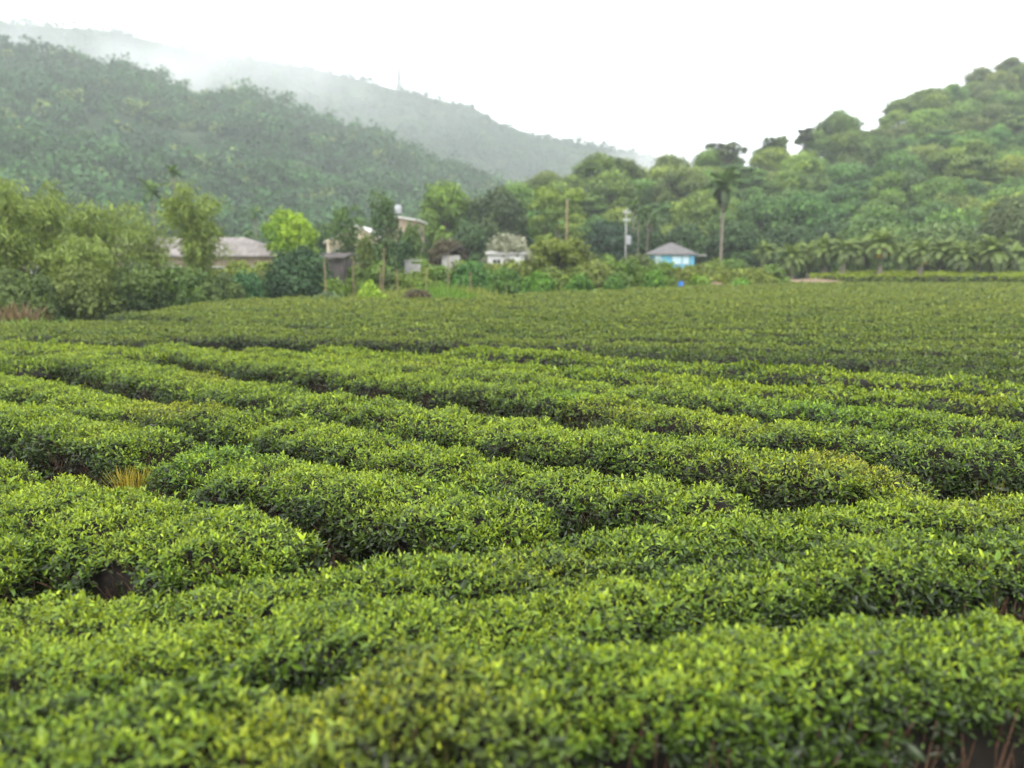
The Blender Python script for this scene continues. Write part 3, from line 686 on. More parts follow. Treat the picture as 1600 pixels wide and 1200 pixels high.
def palm(name, label, px, crown_py, Y, crown_me, scale, r0=.13, r1=.09, group=None, shaft=True, base=0, lean=0.0):
    x, y, zt = far(px, crown_py, Y)
    t = thing(name, label, 'palm', (x, Y, base), random.random() * 6, group)
    mesh_obj('trunk', palm_trunk(zt - base, r0, r1, lean), t)
    c = mesh_obj('crown', crown_me, t, (lean, 0, zt - base)); c.scale = (scale,) * 3
    if shaft:
        MB().tube([(lean, 0, zt - base - .75 * scale * 1.2), (lean, 0, zt - base - .3), (lean, 0, zt - base + .15)], [r1 * 1.05, r1 * 1.7, r1 * .9], 8).build('crown_shaft', M_SHAFT, t, True)
    return t
M_SHAFT = rough_mat('green_shaft', (.05, .10, .03), (.12, .19, .06), 4, .5)
ARECA = [palm_crown(seed=80 + i, nfr=11, length=2.2, leaflet=.55, el=(80, -12), droop=1.25, wid=.14) for i in range(3)]
palm('areca_palm', 'tall single palm with a bushy crown and pale trunk right of the blue house', 1131, 290, 92, palm_crown(seed=90, nfr=18, length=2.6, leaflet=.85, el=(86, -70), droop=1.0, wid=.24, c1=(.04, .065, .02), c2=(.09, .16, .03)), 1.0, .2, .15)
GP = 'slender palms of the grove left of the blue house'
for i, (px, top, Y) in enumerate([(990, 322, 100), (998, 334, 101), (1013, 332, 103), (1018, 340, 105), (1024, 348, 107), (1005, 343, 108)]):
    palm('areca_palm', 'slender pale-trunked palm in the grove left of the blue house', px, top, Y, ARECA[i % 3], .72, .12, .09, GP)
GL = 'dark palms standing up behind the feathery trees at left'
palm('areca_palm', 'tallest dark-crowned slender palm against the left forest slope', 270, 268, 82, ARECA[0], .62, .11, .08, GL)
palm('areca_palm', 'second tallest dark palm, left of the tallest, above the feathery trees', 237, 300, 80, ARECA[1], .95, .12, .09, GL)
palm('areca_palm', 'slim short palm left of the vivid yellow-green tree', 398, 333, 88, ARECA[2], .55, .1, .08, GL)
palm('areca_palm', 'small palm just above the right end of the long roof', 388, 368, 86, ARECA[0], .5, .1, .08, GL)
# the row of short shaggy palms at the right
SH = [palm_crown(seed=100 + i, nfr=64, length=1.7, leaflet=.42, el=(88, -72), droop=1.25, wid=.10, c1=(.085, .115, .045), c2=(.19, .27, .05), nl=18) for i in range(4)]
GS = 'short shaggy palms in the row at the right'
for i, (px, top, bot, Y, lab) in enumerate([(1192, 392, 432, 72, 'leftmost short shaggy palm, apart from the row'), (1238, 396, 430, 74, 'smallest short shaggy palm near the left end of the row'), (1290, 388, 430, 76, None), (1318, 381, 430, 74, None), (1350, 386, 428, 78, None), (1378, 380, 430, 72, 'short shaggy palm with orange fruit below its crown, taller one'), (1408, 388, 428, 78, None), (1440, 387, 430, 70, 'short shaggy palm with orange fruit below its crown, right-hand lower one'), (1470, 392, 428, 76, None), (1502, 391, 430, 74, None), (1530, 394, 428, 78, None), (1556, 393, 430, 73, None), (1588, 396, 430, 76, None), (1266, 394, 430, 79, None)]):
    t = palm('date_palm', lab or 'short shaggy palm with drooping grey-green fronds in the crowded row at right', px, top + 4 + (i * 7) % 11 - 4, Y, SH[i % 4], (1.0 if px > 1260 else .85) * (.82 + .07 * ((i * 5) % 7)), .24, .22, GS, shaft=False, lean=.3 * ((i * 3) % 5 - 2) / 2)
    if lab and 'orange' in lab:
        M_ORANGE = bpy.data.materials.get('ripe_fruit') or rough_mat('ripe_fruit', (.45, .20, .02), (.6, .32, .05), 9, .6)
        x, y, zt = far(px, top + 4 + (i * 7) % 11 - 4, Y); mb = MB(); rr = random.Random(i)
        for q in range(26):
            a = rr.random() * 6.28; rad = .28 + rr.random() * .3; z = zt - .25 - rr.random() * .9
            c = Vector((rad * math.cos(a), rad * math.sin(a), z)); mb.tube([c + Vector((0, 0, .12)), c, c - Vector((0, 0, .12))], [.03, .1, .03], 6)
        mb.build('fruit_bunch', M_ORANGE, t)

# ------------------------------------------------------------------ feathery bamboo at the left
M_CULM = rough_mat('bamboo_culm', (.14, .17, .05), (.26, .27, .09), 3, .5)
def bamboo(px, top, bot_Y, w_px, label, seed, c1, c2, n=30, lpc=150, group=None):
    g = np.random.default_rng(seed); x, Y, zt = far(px, top, bot_Y); Hh = zt; half = w_px / FPX * Y / 2
    t = thing('bamboo_clump', label, 'bamboo', (x, Y, 0), 0, group); mb = MB(); parts = []
    for i in range(n):
        a = g.random() * 6.28; spread = half * (.25 + .75 * g.random()); h = Hh * (1.02 - .45 * (spread / half) ** 1.5 * g.random()) * (1 if i < 5 else g.uniform(.5, .98))
        bx, by = g.normal() * half * .14, g.normal() * half * .14
        s = np.linspace(0, 1, 9); z = h * np.sin(s * 1.75) / np.sin(1.57) * .98; rr = spread * s ** 2
        P = np.stack([bx + rr * math.cos(a), by + rr * math.sin(a), z], -1)
        mb.tube([tuple(p) for p in P], [.035 * (1 - .85 * q) for q in s], 5, cap=False)
        m = lpc; u = .12 + .88 * g.random(m) ** .8
        base = np.stack([np.interp(u, s, P[:, k]) for k in range(3)], -1) + g.normal(size=(m, 3)) * (.10 + .22 * (1 - abs(u - .5)))[:, None]
        d = unit(np.stack([math.cos(a) * .5 + g.normal(size=m) * .6, math.sin(a) * .5 + g.normal(size=m) * .6, -.75 + .35 * g.normal(size=m)], -1))
        ln = .30 * np.exp(g.normal(size=m) * .25); nn = g.normal(size=(m, 3)) + np.array([0, 0, .8])
        v, f, k = leaves(base, d, nn, ln, ln * .24, 1)
        leaf_tone = np.clip(u * .6 + g.normal(size=m) * .2 + .15, 0, 1)[:, None]; c = np.array(c1) + (np.array(c2) - np.array(c1)) * leaf_tone  # paler towards the culm tips
        parts.append((v, f, np.repeat(c, 4, 0)))
    mb.build('culms', M_CULM, t, True)
    V, F, C = merge(parts); o = mesh_obj('foliage', np_mesh('foliage', V, F, M_LEAF, C), t); o.color = (1, 1, 1, 1)
    return t
c1, c2 = (.065, .11, .018), (.25, .33, .06)
GBm = 'feathery yellow-green bamboo clumps at left'
for px, top, Y, w, lab, sd in [(8, 270, 37, 100, 'tall olive-yellow bamboo clump cut by the left edge', 1), (66, 288, 40, 54, 'narrow upright bamboo plume second from the left edge', 2), (150, 306, 43, 130, 'rounded drooping bamboo clump in front of the long roof, the broadest', 3),
                               (300, 284, 47, 96, 'tall bamboo clump at the right end of the feathery trees', 4), (225, 330, 49, 90, 'lower bamboo clump filling the space left of the tall right-hand one', 5), (115, 366, 38, 130, 'low bushy bamboo in front of the broad drooping clump', 6)]:
    bamboo(px, top, Y, w, lab, sd, c1, c2, n=34 if w > 90 else 22, lpc=170, group=GBm)
for px, top, bot, w, lab, sd, cc in [(30, 410, 478, 100, 'dark green thicket at the foot of the bamboo by the left edge', 91, ((.04, .075, .016), (.15, .21, .04))),
                                   (120, 408, 472, 120, 'olive thicket under the low bamboo', 92, ((.045, .08, .014), (.17, .22, .04))), (210, 400, 468, 110, 'dark thicket at the foot of the broad bamboo, centre of its row', 93, ((.03, .06, .014), (.12, .18, .035))),
                                   (290, 402, 466, 110, 'leafy thicket at the foot of the tall right-hand bamboo', 94, ((.035, .08, .016), (.14, .22, .04))), (345, 420, 466, 80, 'low shrub between the bamboo and the teal-green shrub', 95, ((.03, .06, .016), (.11, .16, .035)))]:
    bush(px, bot, w, top, lab, cc[0], cc[1], sd, n=3200, size=.14, cat='thicket', name='thicket')
M_FERN = leaf_mat('dry_fern', .6, .2, .2)
def tuft(name, label, cat, x, y, z, r, h, n, c1, c2, seed, bend=.6, w=.012, mat=None, kind=None):
    g = np.random.default_rng(seed); parts = []
    b = np.stack([g.normal(size=n) * r * .45, g.normal(size=n) * r * .45, np.zeros(n)], -1)
    az = g.random(n) * 6.28; L = h * g.uniform(.5, 1.1, n); prev = b; th = g.random(n) * .4
    col = np.array(c1) + (np.array(c2) - np.array(c1)) * g.random((n, 1))
    for k in range(3):
        d = np.stack([np.sin(th) * np.cos(az), np.sin(th) * np.sin(az), np.cos(th)], -1)
        v, f, kk = leaves(prev, d, np.stack([np.cos(az), np.sin(az), np.full(n, .3)], -1), L / 3 * 1.15, np.full(n, w * (1.2 - .3 * k)), 1); parts.append((v, f, np.repeat(col, 4, 0)))
        prev = prev + d * (L / 3)[:, None]; th = th + bend * g.uniform(.5, 1.3, n)
    V, F, C = merge(parts)
    return tag(mesh_obj(name, np_mesh(name, V, F, mat or M_FERN, C), None, (x, y, z)), label, cat)
X, Y, _ = far(15, 470, 27.5)
tuft('dry_fern_clump', 'reddish-brown clump of dry ferns by the left edge of the field', 'dry ferns', X, Y, 0, 1.0, 1.35, 600, (.09, .065, .03), (.23, .165, .08), 1, .5, .05)
X, Y, _ = far(45, 500, 25.5)
tuft('grass_clump', 'bright green grass clump in front of the dry ferns at left', 'grass clump', X, Y, 0, 1.4, 1.0, 900, (.08, .18, .02), (.20, .34, .04), 2, .6, .04)
# weeds in the tea
X, Y = at(207, 748, .5); tuft('yellow_weed', 'golden-yellow feathery weed in a gap of the tea at left', 'weed', X, Y - .05, .1, .11, .52, 330, (.26, .21, .02), (.48, .40, .05), 3, .28, .010)
X, Y = at(345, 775, .4); tuft('mossy_weed', 'olive hanging weed in the dark hollow of a tea hedge', 'weed', X, Y, .08, .26, .5, 420, (.07, .10, .012), (.19, .23, .03), 4, .3, .010)
X, Y = at(1548, 762, .5); tuft('yellow_weed', 'yellowish weed strands in the dark front of the tea near the right edge', 'weed', X, Y, .1, .12, .55, 200, (.18, .17, .02), (.36, .32, .04), 5, .3, .012)
X, Y = at(975, 812, .45); tuft('yellow_weed', 'thin olive-yellow weed at the foot of a tea hedge in the centre', 'weed', X, Y, .05, .2, .5, 260, (.14, .14, .02), (.30, .28, .04), 6, .5, .011)
X, Y = at(630, 752, .45); tuft('tall_grass', 'few long grass blades poking out of the tea in the centre left', 'weed', X, Y, .2, .15, .55, 60, (.14, .20, .03), (.30, .34, .06), 7, .5, .012)
X, Y = at(445, 760, .45); tuft('yellow_weed', 'dull straw-coloured weed low in the tea right of the dark hollow', 'weed', X, Y, .08, .3, .45, 260, (.14, .13, .02), (.28, .24, .04), 8, .5, .010)

# ------------------------------------------------------------------ houses
M_GREYROOF = rough_mat('grey_tiles', (.10, .095, .095), (.17, .16, .16), 2.5, .8, .3, stretch=(1, 1, 6))
M_PINKROOF = rough_mat('weathered_roof', (.16, .142, .133), (.26, .235, .22), 1.0, .8, .3, stretch=(3, 1, 1))
M_PALEROOF = rough_mat('pale_sheet_roof', (.50, .49, .46), (.64, .63, .60), 1.5, .6, .2, stretch=(5, 1, 1))
M_CREAM = rough_mat('cream_plaster', (.52, .44, .31), (.64, .56, .42), .8, .9)
M_TAN = rough_mat('tan_plaster', (.28, .215, .16), (.38, .30, .23), .8, .9)
M_WHITE = rough_mat('white_plaster', (.58, .57, .55), (.72, .71, .69), .9, .9)
M_BLUE = rough_mat('blue_paint', (.13, .40, .58), (.20, .50, .66), .7, .6)
M_PALEBLUE = rough_mat('pale_shutter', (.42, .68, .78), (.62, .80, .86), 1.5, .5)
M_SHED = rough_mat('dark_sheeting', (.045, .04, .038), (.10, .085, .08), 1.2, .85, .2)
M_GLASS = rough_mat('dark_glass', (.02, .025, .03), (.05, .06, .07), 1, .12)
M_CONC = rough_mat('concrete', (.30, .29, .27), (.44, .43, .41), 2, .9, .2)
M_STAKE = rough_mat('weathered_wood', (.17, .125, .07), (.29, .22, .13), 5, .85, stretch=(4, 4, .6))
M_BARREL = rough_mat('blue_plastic', (.02, .12, .48), (.04, .18, .60), 3, .45)
M_STEEL = rough_mat('grey_steel', (.28, .29, .30), (.40, .41, .42), 3, .5)
def hip(mb, x0, x1, y0, y1, z0, z1, inset, ov=.4, th=.12):
    ym = (y0 + y1) / 2; a = [(x0 - ov, y0 - ov, z0), (x1 + ov, y0 - ov, z0), (x1 + ov, y1 + ov, z0), (x0 - ov, y1 + ov, z0)]
    b = [(x, y, z - th) for x, y, z in a]; r = [(x0 + inset, ym, z1), (x1 - inset, ym, z1)]
    mb.add(a + b + r, [(0, 1, 9, 8), (1, 2, 9), (2, 3, 8, 9), (3, 0, 8), (4, 5, 1, 0), (5, 6, 2, 1), (6, 7, 3, 2), (7, 4, 0, 3), (7, 6, 5, 4)])
def gable(mb, x0, x1, y0, y1, z0, z1, ov=.4, th=.1):      # ridge along y (gable end to the viewer)
    xm = (x0 + x1) / 2; p = [(x0 - ov, z0 - .15), (xm, z1), (x1 + ov, z0 - .15)]; vs = []
    for y in (y0 - ov, y1 + ov):
        vs += [(x, y, z) for x, z in p] + [(x, y, z + th) for x, z in p]
    mb.add(vs, [(0, 1, 4, 3), (1, 2, 5, 4), (9, 10, 7, 6), (10, 11, 8, 7), (3, 4, 10, 9), (4, 5, 11, 10), (6, 7, 1, 0), (7, 8, 2, 1), (0, 3, 9, 6), (2, 8, 11, 5)])
def window(parent, c, w, h, ax='x', glass=None, frame=None):
    fr = MB(); t = .07
    for dx, dz, sx, sz in ((0, h / 2, w + t, t), (0, -h / 2, w + t, t), (-w / 2, 0, t, h - t), (w / 2, 0, t, h - t), (0, 0, t * .7, h - t)):
        fr.box((c[0] + dx, c[1] - .05, c[2] + dz), (sx, .1, sz))
    f = fr.build('window', frame or M_WHITE, parent)
    MB().box((c[0], c[1] - .02, c[2]), (w - .06, .05, h - .06)).build('pane', glass or M_GLASS, f)
# small blue house under a grey hipped roof
Yb = 84; xl, _, zr = far(1022, 379, Yb); xr, _, ze = far(1086, 397, Yb)
t = thing('blue_house', 'small bright blue house with a grey hipped roof among the scrub', 'house', ((xl + xr) / 2, Yb, 0))
hw = (xr - xl) / 2
MB().box((0, 2, ze / 2), (hw * 2 - .1, 4, ze)).build('wall', M_BLUE, t)
mb = MB(); hip(mb, -hw, hw, 0, 4, ze + .02, zr, hw - .25, .3); mb.build('roof', M_GREYROOF, t)
MB().box((hw + .75, 2, ze - .12), (1.2, 3, .12)).build('awning', M_CONC, t)
for dx, w in ((-hw * .78, .55), (hw * .12, .85), (hw * .55, .55)):
    window(t, (dx, 0, ze - .62), w, .8, glass=M_PALEBLUE)
MB().box((-hw * .3, -.03, .95), (.8, .08, 1.9)).build('door', M_STEEL, t)
# long low building behind the bamboo
Yl = 64; xl, _, zr = far(15, 374, Yl); xr, _, ze = far(437, 399, Yl)
t = thing('long_house', 'long low building with a pinkish-grey hipped roof behind the bamboo', 'building', ((xl + xr) / 2, Yl, 0)); hw = (xr - xl) / 2 - .4
MB().box((0, 3, ze / 2), (hw * 2, 6, ze - .05)).build('wall', M_TAN, t)
mb = MB(); hip(mb, -hw, hw, 0, 6, ze, zr + .25, 3.4, .5); mb.build('roof', M_PINKROOF, t)
for i in range(7): window(t, (-hw + 1.8 + i * (hw * 2 - 3.6) / 6, 0, 1.6), 1.3, 1.1)
MB().box((hw - 3.3, -.03, 1.05), (1.0, .08, 2.1)).build('door', M_STAKE, t)
# cream house: gabled front and a taller tan block behind
Yc = 74; xl, _, zw = far(512, 384, Yc); xr, _, _ = far(604, 384, Yc); zt = far(560, 354, Yc)[2]; ze = far(560, 378, Yc)[2]
t = thing('cream_house', 'cream house with a pale gabled roof and a taller tan part behind trees', 'house', ((xl + xr) / 2, Yc, 0)); hw = (xr - xl) / 2
MB().box((0, 3.5, ze / 2), (hw * 2, 7, ze)).add([(-hw, 0, ze), (hw, 0, ze), (0, 0, zt), (-hw, 7, ze), (hw, 7, ze), (0, 7, zt)], [(0, 1, 2), (5, 4, 3)]).build('wall', M_CREAM, t)
mb = MB(); gable(mb, -hw, hw, 0, 7, ze, zt + .05, .35); mb.build('roof', M_PALEROOF, t)
for dx in (-.62, -.2, .25, .66): window(t, (hw * dx, 0, ze - 1.3), .8, 1.2)
for i in range(6):
    x = -hw + .15 + i * (hw * 2 - .3) / 5; MB().box((x, -.55, ze / 2), (.18, .18, ze)).build('pillar', M_CREAM, t)
MB().box((0, -.55, ze + .08), (hw * 2 + .2, .3, .16)).build('porch_beam', M_CREAM, t)
xa = far(600, 340, Yc + 4)[0] - (xl + xr) / 2; xb = far(652, 340, Yc + 4)[0] - (xl + xr) / 2
za, zb = far(612, 336, Yc + 4)[2], far(656, 346, Yc + 4)[2]
vs = [(xa, 4, 0), (xb, 4, 0), (xb, 10, 0), (xa, 10, 0), (xa, 4, za), (xb, 4, zb), (xb, 10, zb), (xa, 10, za)]
MB().add(vs, [(3, 2, 1, 0), (4, 5, 6, 7), (0, 1, 5, 4), (1, 2, 6, 5), (2, 3, 7, 6), (3, 0, 4, 7)]).build('rear_wall', M_TAN, t)
o_ = .35; vs = [(xa - o_, 3.6, za + .04), (xb + o_, 3.6, zb - .02), (xb + o_, 10.4, zb - .02), (xa - o_, 10.4, za + .04)]; vs += [(x, y, z + .16) for x, y, z in vs]
MB().add(vs, [(3, 2, 1, 0), (4, 5, 6, 7), (0, 1, 5, 4), (1, 2, 6, 5), (2, 3, 7, 6), (3, 0, 4, 7)]).build('rear_roof', M_PALEROOF, t)
for f in (.3, .72):
    for z in (1.6, 3.4): window(t, (xa + (xb - xa) * f, 4, z), .9, 1.1)
x, y, z = far(622, 337, Yc + 6)
tk = thing('water_tank', 'shiny rounded water tank standing on the sloping roof of the tan house part', 'water tank', (x, y, z + .1))
MB().tube([(0, 0, .1), (0, 0, .14), (0, 0, .78), (0, 0, .92), (0, 0, .98)], [.05, .38, .38, .25, .05], 14).build('tank_body', M_STEEL, tk, True)
mb = MB()
for a in range(4): mb.box((.26 * math.cos(a * 1.57 + .78), .26 * math.sin(a * 1.57 + .78), .02), (.06, .06, .36))
mb.build('stand', M_SHED, tk)
# white house behind the pale tree
Yw = 76; xl = far(762, 395, Yw)[0]; xr = far(819, 395, Yw)[0]; ze = far(790, 396, Yw)[2]; zt = far(790, 387, Yw)[2]
t = thing('white_house', 'low white house with a grey sheet roof under the pale blossoming tree', 'house', ((xl + xr) / 2, Yw, 0)); hw = (xr - xl) / 2
MB().box((0, 2.5, ze / 2), (hw * 2, 5, ze)).build('wall', M_WHITE, t)
mb = MB(); hip(mb, -hw, hw, 0, 5, ze + .02, zt, .5, .25); mb.build('roof', M_CONC, t)
for dx in (-.5, .3): window(t, (hw * dx, 0, ze - .95), .8, .8)
# dark shed, grey wall fragment, small dark roof
x0 = far(494, 430, 52)[0]; x1 = far(536, 430, 52)[0]; zt = far(515, 404, 52)[2]
t = thing('dark_shed', 'dark grey sheet-metal shed right of the dark bushy tree', 'shed', ((x0 + x1) / 2, 52, 0)); hw = (x1 - x0) / 2
MB().box((0, 1.5, zt / 2), (hw * 2, 3, zt)).build('wall', M_SHED, t)
mb = MB()
vs = [(-hw - .15, -.25, zt + .02), (hw + .15, -.25, zt + .02), (hw + .15, 3.2, zt + .35), (-hw - .15, 3.2, zt + .35)]; vs += [(a, b, c + .06) for a, b, c in vs]
mb.add(vs, [(3, 2, 1, 0), (4, 5, 6, 7), (0, 1, 5, 4), (1, 2, 6, 5), (2, 3, 7, 6), (3, 0, 4, 7)]).build('roof', M_SHED, t)
MB().box((hw * .35, -.03, .9), (.7, .06, 1.8)).build('door', M_SHED, t)
x0 = far(630, 415, 60)[0]; x1 = far(656, 415, 60)[0]; zt = far(640, 408, 60)[2]
mb = MB(); mb.box(((x0 + x1) / 2 - .25, 60, zt / 2), (.5, .25, zt)); mb.box(((x0 + x1) / 2 + .35, 60, zt * .46), (.7, .22, zt * .92)); mb.box(((x0 + x1) / 2 + .1, 60, zt + .05), (1.3, .34, .1))
tag(mb.build('concrete_wall', M_CONC), 'pale grey concrete wall fragment in the greenery behind the stakes', 'wall')
x0 = far(690, 400, 68)[0]; x1 = far(718, 400, 68)[0]; ze = far(700, 399, 68)[2]; zt = far(712, 386, 68)[2]
t = thing('small_hut', 'small hut with a dark sloping roof beside the reddish tree', 'hut', ((x0 + x1) / 2, 68, 0)); hw = (x1 - x0) / 2
MB().box((0, 1.2, ze / 2), (hw * 2, 2.4, ze)).build('wall', M_CONC, t)
vs = [(-hw - .2, -.2, ze - .2), (hw + .2, -.2, zt), (hw + .2, 2.6, zt), (-hw - .2, 2.6, ze - .2)]; vs += [(a, b, c + .08) for a, b, c in vs]
MB().add(vs, [(3, 2, 1, 0), (4, 5, 6, 7), (0, 1, 5, 4), (1, 2, 6, 5), (2, 3, 7, 6), (3, 0, 4, 7)]).build('roof', M_SHED, t)
MB().box((-hw * .2, -.03, .85), (.6, .06, 1.7)).build('door', M_STAKE, t)

# ------------------------------------------------------------------ poles, stakes, barrel, tower
def pole(px, top, Y, r, label, name='utility_pole', m=M_CONC, arms=True):
    x, y, zt = far(px, top, Y); t = thing(name, label, 'pole', (x, Y, 0))
    MB().tube([(0, 0, 0), (0, 0, zt * .5), (0, 0, zt)], [r, r * .85, r * .65], 10).build('shaft', m, t, True)
    if arms:
        for k, dz in enumerate((.5, 1.4)):
            a = MB().box((0, -.16, zt - dz), (.9, .07, .07)).build('crossarm', M_STEEL, t)
            mb = MB()
            for dx in (-.4, -.18, .18, .4): mb.tube([(dx, -.16, zt - dz + .05), (dx, -.16, zt - dz + .15), (dx, -.16, zt - dz + .26)], [.03, .07, .03], 7)
            mb.build('insulators', M_WHITE, a)
        MB().tube([(.32, -.2, zt - 4.2), (.32, -.2, zt - 4.1), (.32, -.2, zt - 3.2), (.32, -.2, zt - 3.1)], [.1, .28, .28, .1], 12).build('transformer', M_STEEL, t)
    else:
        MB().tube([(0, 0, zt + .004), (0, 0, zt + .06)], [r * .72, r * .3], 10).build('cap', M_STEEL, t)
    return t
pole(979, 326, 92, .095, 'pale utility pole with crossarms and transformer left of the palm grove')
pole(886, 312, 88, .12, 'bare tan pole in front of the tiered yellow-green tree', m=M_STAKE, arms=False)
GW = 'thin wooden stakes at the edge of the field'
for i, (px, top, bot, Y, lab) in enumerate([(507, 404, 466, 41, 'pale wooden stake in front of the dark shed'), (551, 400, 442, 50, 'straight thin stake left of the lime-green clump'), (600, 386, 446, 50, 'tallest, slightly leaning stake right of the lime-green clump'),
                                       (666, 418, 446, 50, 'short yellow stake behind the withered clump'), (700, 396, 445, 50, 'thick stake behind the grass strip below the reddish tree'), (735, 424, 446, 50, 'short stake at the right end of the grass strip'), (594, 416, 446, 51, 'short stake beside the tallest leaning one'), (620, 420, 448, 51, 'short faint stake between the tallest stake and the withered clump')]):
    x, y, zt = far(px, top, Y); lean = {2: .25}.get(i, .03 * (-1) ** i); mb = MB()
    mb.tube([(-lean, 0, 0), (-lean * .4, 0, zt * .4), (0, 0, zt)], [.046, .042, .034], 8).tube([(0, -.03, zt * .6), (.03, -.09, zt * .72)], [.02, .008], 5)
    tag(mb.build('wooden_stake', M_STAKE, loc=(x, Y, 0)), lab, 'stake', GW)
x, y, zt = far(1064, 440, 56)
t = thing('blue_barrel', 'small bright blue barrel at the far field edge below the blue house', 'barrel', (x, 56, 0))
MB().tube([(0, 0, 0), (0, 0, .3), (0, 0, .34), (0, 0, .38), (0, 0, .7), (0, 0, .74), (0, 0, .78), (0, 0, 1.16), (0, 0, 1.2)], [.27, .29, .31, .29, .29, .31, .29, .27, .24], 16).build('drum', M_BARREL, t, True)
MB().tube([(0, 0, 1.2), (0, 0, 1.25)], [.26, .25], 16).build('lid', M_BARREL, t)
t.scale = (.62, .62, .95)
# mast on the far ridge
x, y, zb = far(624, 132, 905); zt = far(624, 97, 905)[2]; h = zt - zb + 6; t = thing('radio_mast', 'faint lattice radio mast on the misty far ridge', 'mast', (x, y, zb - 6)); mb = MB(); w0, w1 = 2.4, 1.2
cn = [(-1, -1), (1, -1), (1, 1), (-1, 1)]
for a, b in cn: mb.tube([(a * w0, b * w0, 0), (a * w1, b * w1, h)], [.9, .75], 5)
for i in range(9):
    z0, z1 = h * i / 9, h * (i + 1) / 9; f0, f1 = w0 + (w1 - w0) * i / 9, w0 + (w1 - w0) * (i + 1) / 9
    for q in range(4):
        a, b = cn[q], cn[(q + 1) % 4]; mb.tube([(a[0] * f0, a[1] * f0, z0), (b[0] * f1, b[1] * f1, z1)], .5, 4); mb.tube([(a[0] * f1, a[1] * f1, z1), (b[0] * f1, b[1] * f1, z1)], .5, 4)
mb.build('lattice', M_STEEL, t)
mb = MB()
for z in (.72, .86): mb.tube([(0, -1.9, h * z), (0, -2.4, h * z)], [1.6, 1.3], 12)
mb.build('dish', M_WHITE, t); MB().tube([(0, 0, h), (0, 0, h + 6)], [.3, .15], 6).build('aerial', M_STEEL, t)

# ------------------------------------------------------------------ ground beyond the field: soil mound, grass strip, terraced tea
def mound(name, cx, cy_, rx, ry, h, m, seed, label=None, kind='structure'):
    n = 26; vs = []; fs = []
    for i in range(n + 1):
        for j in range(n + 1):
            u, v = i / n * 2 - 1, j / n * 2 - 1; q = max(0, 1 - u * u) * max(0, 1 - v * v)
            vs.append((cx + u * rx, cy_ + v * ry, .012 + h * q ** .8 * (1 + .25 * float(smooth_noise(u * 3, v * 3, 0, seed)))))
    for i in range(n):
        for j in range(n): a = i * (n + 1) + j; fs.append((a, a + n + 1, a + n + 2, a + 1))
    me = bpy.data.meshes.new(name); me.from_pydata(vs, [], fs); me.materials.append(m)
    for p in me.polygons: p.use_smooth = True
    return tag(mesh_obj(name, me), label, None, None, kind)
x0, x1 = far(1180, 435, 66)[0], far(1400, 435, 66)[0]
mound('soil_mound', (x0 + x1) / 2, 69.5, (x1 - x0) / 2, 3.0, 1.05, M_DIRT, 3)
x0, x1 = far(1040, 435, 60)[0], far(1190, 435, 60)[0]
mound('earth_bank', (x0 + x1) / 2, 61, (x1 - x0) / 2, 1.3, 1.15, M_DIRT, 4)
x0, x1 = far(560, 452, 49)[0], far(800, 452, 49)[0]
mound('grass_strip', (x0 + x1) / 2, 52, (x1 - x0) / 2, 5, .5, M_LAWN, 5)
xa_, xb_ = x0, x1
hedge([(far(1272, 430, 72)[0], 73.0), (far(1330, 430, 71)[0], 71.5), (far(1420, 430, 70)[0], 70), (far(1640, 430, 69)[0], 68.5)], 'raised light green tea hedge with a dark front below the palm row', 'raised tea hedges below the palm row', 3.2, 1.35, dens=34, leaf=.2, detail=1, near=False, seed=400, pale=.4)
hedge([(far(1300, 430, 76)[0], 76.6), (far(1640, 430, 72)[0], 72.4)], 'second raised tea hedge close behind the first, below the palms', 'raised tea hedges below the palm row', 3.0, 1.5, dens=34, leaf=.2, detail=1, near=False, seed=401, pale=.4)

M_GRASS = leaf_mat('grass_blade', .6, .2, .2)
gg = np.random.default_rng(77); n_ = 9000
gp = np.stack([gg.uniform(xa_ - 3, xb_ + 4, n_), gg.uniform(47.6, 55, n_), np.zeros(n_)], -1)
gu, gv = (gp[:, 0] - (xa_ + xb_) / 2) / ((xb_ - xa_) / 2), (gp[:, 1] - 52) / 5
gp[:, 2] = .5 * (np.clip(1 - gu ** 2, 0, 1) * np.clip(1 - gv ** 2, 0, 1)) ** .8
gd = unit(gg.normal(size=(n_, 3)) * .3 + np.array([0, 0, 1])); gl = .38 * np.exp(gg.normal(size=n_) * .3) * (1 + .5 * smooth_noise(gp[:, 0] * .8, gp[:, 1] * .8, 0, 6))
gc = np.where(smooth_noise(gp[:, 0] * .4, gp[:, 1] * .4, 0, 8)[:, None] > .1, np.array([.13, .24, .03]), np.array([.20, .24, .05])) * np.exp(gg.normal(size=(n_, 1)) * .25)
gV, gF, _k = leaves(gp, gd, gg.normal(size=(n_, 3)), np.abs(gl) + .08, np.full(n_, .05), 1)
tag(mesh_obj('grass', np_mesh('grass', gV, gF, M_GRASS, np.repeat(gc, 4, 0))), 'light green grass strip between the field and the stakes', 'grass', None, 'stuff')

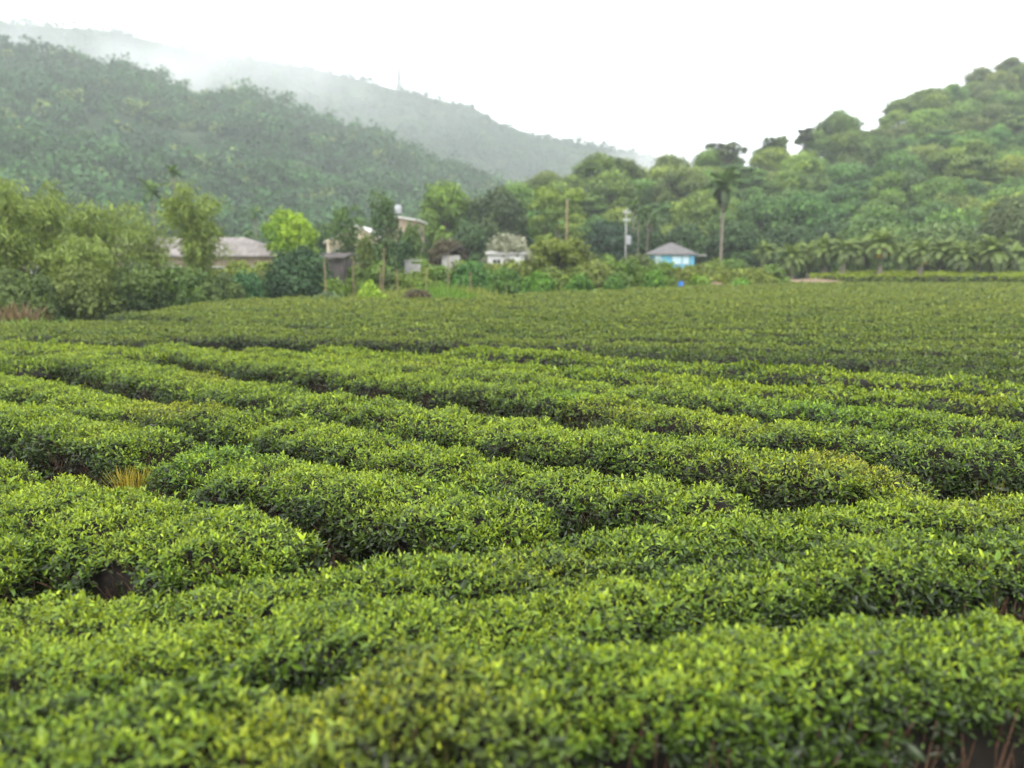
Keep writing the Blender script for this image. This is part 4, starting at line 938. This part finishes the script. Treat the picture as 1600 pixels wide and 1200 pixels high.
# ------------------------------------------------------------------ air: haze and low cloud on the ridges
def vol_box(name, lo, hi, density, color, kind='stuff', label=None):
    mb = MB(); mb.box([(a + b) / 2 for a, b in zip(lo, hi)], [b - a for a, b in zip(lo, hi)])
    m, t, o = new_mat(name); v = t.nodes.new('ShaderNodeVolumePrincipled'); v.inputs['Density'].default_value = density; v.inputs['Color'].default_value = (*color, 1)
    t.links.new(v.outputs[0], o.inputs['Volume'])
    return tag(mb.build(name, m), label, None, None, kind)
vol_box('haze', (-1300, -80, -1.0), (1300, 1300, 345), .00052, (.92, .97, .99), label='thin pale haze in the valley air')
def mist(px, py, Y, rx, ry, rz, dens, seed, label):
    x, y, z = far(px, py, Y); me = bpy.data.meshes.new('mist'); import bmesh
    bm = bmesh.new(); bmesh.ops.create_icosphere(bm, subdivisions=4, radius=1)
    for v in bm.verts:
        n = 1 + .18 * float(smooth_noise(v.co.x * 2, v.co.y * 2, v.co.z * 2, seed)); v.co = Vector((v.co.x * rx, v.co.y * ry, v.co.z * rz)) * n
    bm.to_mesh(me); bm.free()
    m, t, o = new_mat('low_cloud'); N = t.nodes.new; L = t.links.new
    tcn = N('ShaderNodeTexCoord'); mp = N('ShaderNodeMapping'); mp.inputs['Scale'].default_value = (1 / rx, 1 / ry, 1 / rz); L(tcn.outputs['Object'], mp.inputs[0])
    ln = N('ShaderNodeVectorMath'); ln.operation = 'LENGTH'; L(mp.outputs[0], ln.inputs[0])
    mr = N('ShaderNodeMapRange'); mr.inputs['From Min'].default_value = 1.0; mr.inputs['From Max'].default_value = .15; mr.inputs['To Min'].default_value = 0; mr.inputs['To Max'].default_value = 1; L(ln.outputs['Value'], mr.inputs['Value'])
    nz = N('ShaderNodeTexNoise'); nz.inputs['Scale'].default_value = .016; nz.inputs['Detail'].default_value = 4; L(tcn.outputs['Object'], nz.inputs['Vector'])
    m2 = N('ShaderNodeMapRange'); m2.inputs['From Min'].default_value = .36; m2.inputs['From Max'].default_value = .68; L(nz.outputs['Fac'], m2.inputs['Value'])
    mu = N('ShaderNodeMath'); mu.operation = 'MULTIPLY'; L(mr.outputs[0], mu.inputs[0]); L(m2.outputs[0], mu.inputs[1])
    m3 = N('ShaderNodeMath'); m3.operation = 'MULTIPLY'; L(mu.outputs[0], m3.inputs[0]); m3.inputs[1].default_value = dens
    v = N('ShaderNodeVolumePrincipled'); v.inputs['Color'].default_value = (1, 1, 1, 1); L(m3.outputs[0], v.inputs['Density']); L(v.outputs[0], o.inputs['Volume'])
    me.materials.append(m)
    return tag(mesh_obj('mist', me, None, (x, y, z)), label, None, None, 'stuff')
mist(330, 100, 640, 190, 90, 44, .015, 1, 'bank of low cloud between the left slope and the far ridge')
mist(60, 42, 640, 190, 100, 30, .003, 2, 'low cloud hiding the ridge at upper left')
mist(560, 175, 640, 120, 70, 34, .004, 3, 'thin wisps of mist in front of the far mountain')
mist(1060, 250, 700, 75, 60, 24, .030, 4, 'patch of mist at the right foot of the far mountain')
